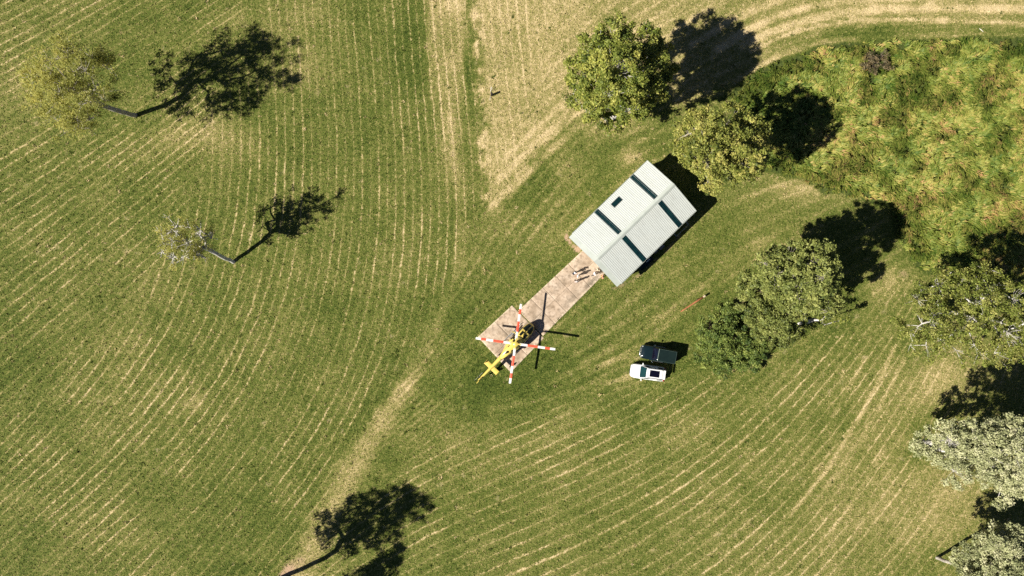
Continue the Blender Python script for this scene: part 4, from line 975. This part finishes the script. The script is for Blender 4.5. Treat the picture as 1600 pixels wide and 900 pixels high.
make_tree('broadleaf_tree', 'round olive tree overhanging the shed corner and its shadow', (1082, 262),
          [(1088, 200, 12.2, 28), (1138, 190, 12.7, 28), (1168, 213, 12.7, 30), (1110, 232, 15.2, 36), (1150, 242, 14.7, 36), (1184, 238, 11.2, 20), (1092, 250, 11.2, 24), (1110, 282, 8.2, 16), (1132, 268, 11.7, 26), (1066, 213, 10.2, 18), (1172, 262, 10.2, 18), (1060, 232, 8.2, 12), (1110, 296, 6.7, 8)],
          LF_OLV2, BK_P, trunk_r=.45, dens=1.2, nleaf=44, lsize=.21, clump_r=.48, seed=12, fill=[(1124, 234, 12.0, 56, 46, 4.0, 18, 1.0, 12)], tint_sd=.2, group='big trees around the shed')
make_tree('tall_tree', 'tall grey green tree at the top end of the clump right of the dark wagon', (1226, 478),
          [(1236, 405, 13.6, 28), (1275, 412, 14.1, 26), (1214, 428, 14.1, 26), (1252, 440, 15.6, 28), (1288, 442, 12.6, 20), (1196, 412, 11.6, 16), (1225, 455, 12.6, 22), (1264, 468, 11.6, 20), (1262, 392, 12.6, 16)],
          LF_GRN, BK_P, trunk_r=.34, dens=1.1, nleaf=42, lsize=.21, clump_r=.46, seed=13, fill=[(1262, 428, 15.2, 46, 36, 2.5, 17, .9, 12), (1250, 442, 9.0, 60, 44, 4.0, 17, .9, 22), (1216, 406, 8.0, 24, 18, 2.5, 14, 1.0, 8), (1240, 400, 10.0, 26, 16, 2.5, 14, 1.0, 8), (1296, 468, 9.5, 34, 22, 3.0, 12, .32, 12)], group='clump of trees right of the dark wagon')
make_tree('broadleaf_tree', 'mid height green tree in the middle of the clump right of the dark wagon', (1176, 492),
          [(1166, 462, 7, 20), (1186, 488, 8.5, 24), (1204, 512, 7.5, 24), (1216, 488, 8.5, 22), (1172, 438, 7, 16), (1228, 524, 5.5, 18), (1190, 455, 8, 18), (1160, 440, 5, 14)],
          LF_GRN, BK_D, trunk_r=.32, dens=1.45, nleaf=48, lsize=.20, clump_r=.46, seed=14, fill=[(1196, 480, 6.5, 36, 40, 2.5, 15, 1.0, 10)], lobe_tint=[-.1, -.1, -.12, -.1, 0, -.1, 0, 0], group='clump of trees right of the dark wagon')
make_tree('bushy_tree', 'low dense dark green bush at the bottom end of the clump, nearest the parked cars', (1134, 532),
          [(1110, 512, 3.6, 20), (1116, 545, 3.2, 22), (1146, 556, 3.2, 24), (1160, 525, 4.6, 24), (1138, 495, 4.6, 22), (1180, 545, 4, 20), (1100, 555, 1.8, 16), (1130, 572, 1.6, 16), (1136, 528, 5.2, 26), (1170, 570, 1.8, 14), (1098, 530, 2, 14)],
          LF_DRK, BK_D, trunk_r=.25, dens=1.9, nleaf=48, lsize=.18, clump_r=.42, seed=15, group='clump of trees right of the dark wagon', tint_sd=.2)
make_tree('dead_limbed_tree', 'small sparse tree with bare white limbs at the lower right of the clump', (1248, 506),
          [(1262, 488, 5, 16, .8), (1298, 488, 4.6, 14, .7), (1320, 500, 3.6, 10, .7), (1248, 512, 3.5, 16), (1290, 508, 3, 12, .5), (1276, 470, 6, 14)],
          LF_OLV2, BK_W, trunk_r=.20, dens=1.5, nleaf=30, lsize=.18, clump_r=.40, seed=16, path=[(1256, 504, 1.2), (1270, 500, 2.5), (1285, 500, 3.2)], lobe_tint=[-.2] * 6, group='clump of trees right of the dark wagon', bare=.25, twig=.022)
make_tree('eucalyptus_tree', 'wide airy light olive tree with pale limbs at the right edge, middle height', (1440, 492),
          [(1438, 468, 9, 22), (1418, 508, 7, 20, .7), (1470, 446, 11, 24), (1510, 438, 12, 24), (1552, 448, 12, 26), (1592, 468, 12, 28), (1480, 498, 11, 28, .8), (1530, 496, 13, 30, .8), (1580, 520, 11, 28, .8), (1452, 540, 7, 22, .7), (1500, 548, 8, 24, .7),
           (1560, 552, 8, 24, .7), (1632, 500, 12, 32), (1425, 540, 5.5, 14, .6), (1610, 545, 9, 22), (1540, 470, 14, 24), (1490, 425, 11, 12), (1540, 420, 12, 10)],
          LF_AIR, BK_W, trunk_r=.30, dens=1.05, nleaf=40, lsize=.20, clump_r=.50, seed=17, hang=True, fill=[(1510, 492, 9.5, 100, 66, 3.5, 18, .8, 26)], group='trees along the right edge', tint_sd=.2)
make_tree('paperbark_tree', 'pale silvery tree on the right edge in the lower half', (1448, 692),
          [(1448, 690, 8, 22), (1488, 678, 11, 26), (1530, 688, 13, 30), (1572, 672, 13, 28), (1500, 714, 11.5, 24), (1545, 728, 12.5, 30), (1592, 708, 14, 32), (1568, 768, 10, 18), (1600, 752, 11, 26), (1436, 700, 6.5, 14), (1632, 690, 13, 32), (1575, 740, 12, 24), (1650, 740, 11, 30), (1470, 705, 9.5, 20), (1560, 790, 9, 8)],
          LF_PAL, BK_W, trunk_r=.36, dens=1.4, nleaf=46, lsize=.18, clump_r=.46, seed=18, fill=[(1545, 705, 11, 85, 48, 3.0, 18, .9, 20)], group='trees along the right edge')
make_tree('paperbark_tree', 'pale green tree with a bare pale trunk in the bottom right corner', (1464, 872),
          [(1506, 866, 8.0, 18), (1530, 850, 9.5, 18), (1514, 896, 8.5, 20), (1560, 842, 10.5, 16), (1520, 868, 9.5, 18), (1552, 860, 10.5, 20), (1592, 872, 11.5, 24), (1532, 898, 10, 24), (1575, 905, 12.5, 30), (1612, 905, 12, 30), (1562, 940, 12, 34), (1605, 950, 12, 34), (1510, 885, 8.5, 12), (1540, 960, 10, 26), (1640, 930, 11, 30)],
          LF_PAL, BK_P, trunk_r=.22, dens=1.3, nleaf=44, lsize=.18, clump_r=.44, seed=19, fill=[(1562, 892, 10.5, 70, 54, 3.4, 20, 1.0, 34)], path=[(1482, 878, 2.6), (1500, 885, 5.0), (1530, 897, 8)], lobe_tint=[-.25] * 15, group='trees along the right edge')

# ---------------------------------------------------------------- tall grass, dry bush, tufts
def grass_field():
    R = np.random.default_rng(21)
    n = 15000
    X = R.uniform(1130, 1720, n); Y = R.uniform(55, 445, n)
    sd = poly_sd(X, Y, E_POLY) + (vnoise(X, Y, 12) - .5) * 5; k = sd > 0; X, Y, sd = X[k], Y[k], sd[k]
    k = np.hypot((X - 1370) / 1.0, Y - 97) > 20 * (0.6 + .6 * R.random(len(X))); X, Y, sd = X[k], Y[k], sd[k]
    k = R.random(len(X)) < .18 + sd / 18; X, Y, sd = X[k], Y[k], sd[k]
    nc = len(X); bl = 11
    hgt = (.50 + .30 * vnoise(X, Y, 30) + .35 * R.random(nc)) * np.clip(.40 + sd / 22, .40, 1)
    lean = (vnoise(X, Y, 26) - .5) * 5 + (vnoise(X + 99, Y, 9) - .5) * 2.5 - .8
    tint = .48 + (vnoise(X + 200, Y, 45) - .5) * .34 + (vnoise(X, Y + 70, 13) - .5) * .35 + R.normal(0, .17, nc)
    tint += .14 * sstep(1420, 1560, X) * sstep(150, 220, Y) * (vnoise(X, Y, 50) - .2) - .1 * sstep(1300, 1200, X)
    I = np.repeat(np.arange(nc), bl); m = len(I)
    bx = (X[I] - 800) * S + R.normal(0, .13, m); by = (450 - Y[I]) * S + R.normal(0, .13, m)
    a = lean[I] + R.normal(0, .42, m); L = hgt[I] * (.6 + .6 * R.random(m)); out = .45 + .45 * R.random(m)
    d = np.stack([np.cos(a), np.sin(a), np.zeros(m)], 1); s = np.stack([-np.sin(a), np.cos(a), np.zeros(m)], 1); wd = (.035 + .045 * R.random(m))[:, None]
    p0 = np.stack([bx, by, np.zeros(m)], 1); p1 = p0 + d * (L * out * .4)[:, None] + np.stack([0 * L, 0 * L, L * .62], 1); p2 = p0 + d * (L * out * 1.05)[:, None] + np.stack([0 * L, 0 * L, L * (.80 - .25 * out)], 1)
    V = np.stack([p0 - s * wd * .6, p0 + s * wd * .6, p1 + s * wd, p1 - s * wd, p2 + s * wd * .25, p2 - s * wd * .25], 1).reshape(-1, 3)
    b = np.arange(m)[:, None] * 6
    Q = np.concatenate([b + [0, 1, 2, 3], b + [3, 2, 4, 5]], 0)
    tv = np.repeat(np.clip(tint[I] + R.normal(0, .10, m), 0, 1), 6)
    lm = leaf_mat('tall_grass_blades', (.07, .13, .016), (.235, .275, .048), (.60, .51, .15), .35)
    cr_ = [x for x in lm.node_tree.nodes if x.type == 'VALTORGB'][0].color_ramp
    e = cr_.elements; e[2].position = .80; e[2].color = (.44, .39, .10, 1); e = cr_.elements.new(1.0); e.color = (.50, .30, .13, 1)
    tag(link('tall_grass', np_mesh('tall_grass', V, Q, {'tint': tv}), lm), 'tall yellow green grass with leaning clumps in the upper right', 'grass', kind='stuff')
grass_field()

make_tree('dry_bush', 'brownish half dead bush in the tall grass at upper right', (1368, 98),
          [(1360, 88, .9, 10), (1378, 86, .9, 10), (1366, 104, .9, 12), (1384, 104, .7, 9), (1352, 102, .6, 8)],
          leaf_mat('dry_bush_leaves', (.06, .055, .025), (.17, .135, .065), (.30, .21, .11)), BK_D, trunk_r=.07, dens=3.5, nleaf=18, lsize=.15, clump_r=.30, seed=23, cat='bush', bare=.35, twig=.016, fork=.3)

def turf_tufts():
    """short grass tufts and cut straw over the mown paddock"""
    R = np.random.default_rng(31)
    n = 190000
    X = R.uniform(-30, 1630, n); Y = R.uniform(-30, 930, n)
    Fd = ground_fields(X, Y)
    keep = (Fd['tall'] < .5) & (Fd['bare'] < .6)
    for poly in ([(746, 526), (798, 582), (850, 528), (800, 477)], [(811, 484), (914, 388), (948, 424), (849, 519)]):
        keep &= poly_sd(X, Y, poly) < -0.5
    c = W(991, 347, 3.8); lx = (X - 800) * S - c.x; ly = (450 - Y) * S - c.y
    u = lx * math.cos(SH_A) + ly * math.sin(SH_A); v = -lx * math.sin(SH_A) + ly * math.cos(SH_A); keep &= ~((np.abs(u) < 6.5) & (np.abs(v) < 4.3))
    X, Y = X[keep], Y[keep]; Fd = {k: q[keep] for k, q in Fd.items()}; m = len(X)
    def row(p, s):
        q = p + (vnoise(X, Y, 40) - .5) * .3; f = np.abs(q - np.floor(q) - .5); return s * sstep(.22, .04, f)
    r = row(pA(X, Y), Fd['sA']) + row(pL(X, Y), Fd['sL']) + row(pB(X, Y), Fd['sB']) + row(pC(X, Y), Fd['sC'])
    dry = np.clip(Fd['dry'] + .12 * r + R.normal(0, .125, m) + .03, 0, 1)
    a = R.uniform(0, 2 * math.pi, m); L = (.08 + .17 * R.random(m)); wd = (.025 + .04 * R.random(m))[:, None]
    d = np.stack([np.cos(a), np.sin(a), np.zeros(m)], 1); s = np.stack([-np.sin(a), np.cos(a), np.zeros(m)], 1)
    p0 = np.stack([(X - 800) * S, (450 - Y) * S, np.zeros(m)], 1); el = R.uniform(.15, 1.0, m)
    p1 = p0 + d * (L * np.cos(el))[:, None] + np.stack([0 * L, 0 * L, L * np.sin(el) * .9 + .01], 1)
    V = np.stack([p0 - s * wd, p0 + s * wd, p1 + s * wd * .5, p1 - s * wd * .5], 1).reshape(-1, 3); Q = np.arange(m * 4).reshape(m, 4)
    # weeds and dead clumps scattered through the paddock
    wn_ = 1300; wi = R.choice(m, wn_, replace=False); wk = np.repeat(wi, 12); q = len(wk)
    kind = np.repeat(np.where(R.random(wn_) < .55, R.uniform(.14, .30, wn_), R.uniform(.70, .92, wn_)), 12); sz = np.repeat(R.uniform(.35, 1.15, wn_) , 12)
    a2 = R.uniform(0, 2 * math.pi, q); L2 = (.12 + .12 * R.random(q)) * sz; w2 = ((.03 + .03 * R.random(q)) * sz)[:, None]; e2 = R.uniform(.2, 1.1, q)
    d2 = np.stack([np.cos(a2), np.sin(a2), np.zeros(q)], 1); s2 = np.stack([-np.sin(a2), np.cos(a2), np.zeros(q)], 1)
    o0 = p0[wk] + np.stack([R.normal(0, .09, q) * sz, R.normal(0, .09, q) * sz, np.zeros(q)], 1); o1 = o0 + d2 * (L2 * np.cos(e2))[:, None] + np.stack([0 * L2, 0 * L2, L2 * np.sin(e2) + .02], 1)
    V = np.concatenate([V, np.stack([o0 - s2 * w2, o0 + s2 * w2, o1 + s2 * w2 * .4, o1 - s2 * w2 * .4], 1).reshape(-1, 3)]); dry = np.concatenate([dry, np.clip(kind + R.normal(0, .05, q), 0, 1)]); Q = np.arange(len(V)).reshape(-1, 4)
    t = NT('turf_tufts'); colr = t.ramp(t.attr('tint'), GRASS_STOPS)
    b = t.n('BsdfPrincipled', None, Base_Color=colr, Roughness=.8); b.inputs['Specular IOR Level'].default_value = .15
    t.t.links.new(b.outputs[0], t.out.inputs[0])
    tag(link('short_grass', np_mesh('short_grass', V, Q, {'tint': np.repeat(dry, 4)}), t.m), 'short mown grass tufts covering the paddock', 'grass', kind='stuff')
turf_tufts()
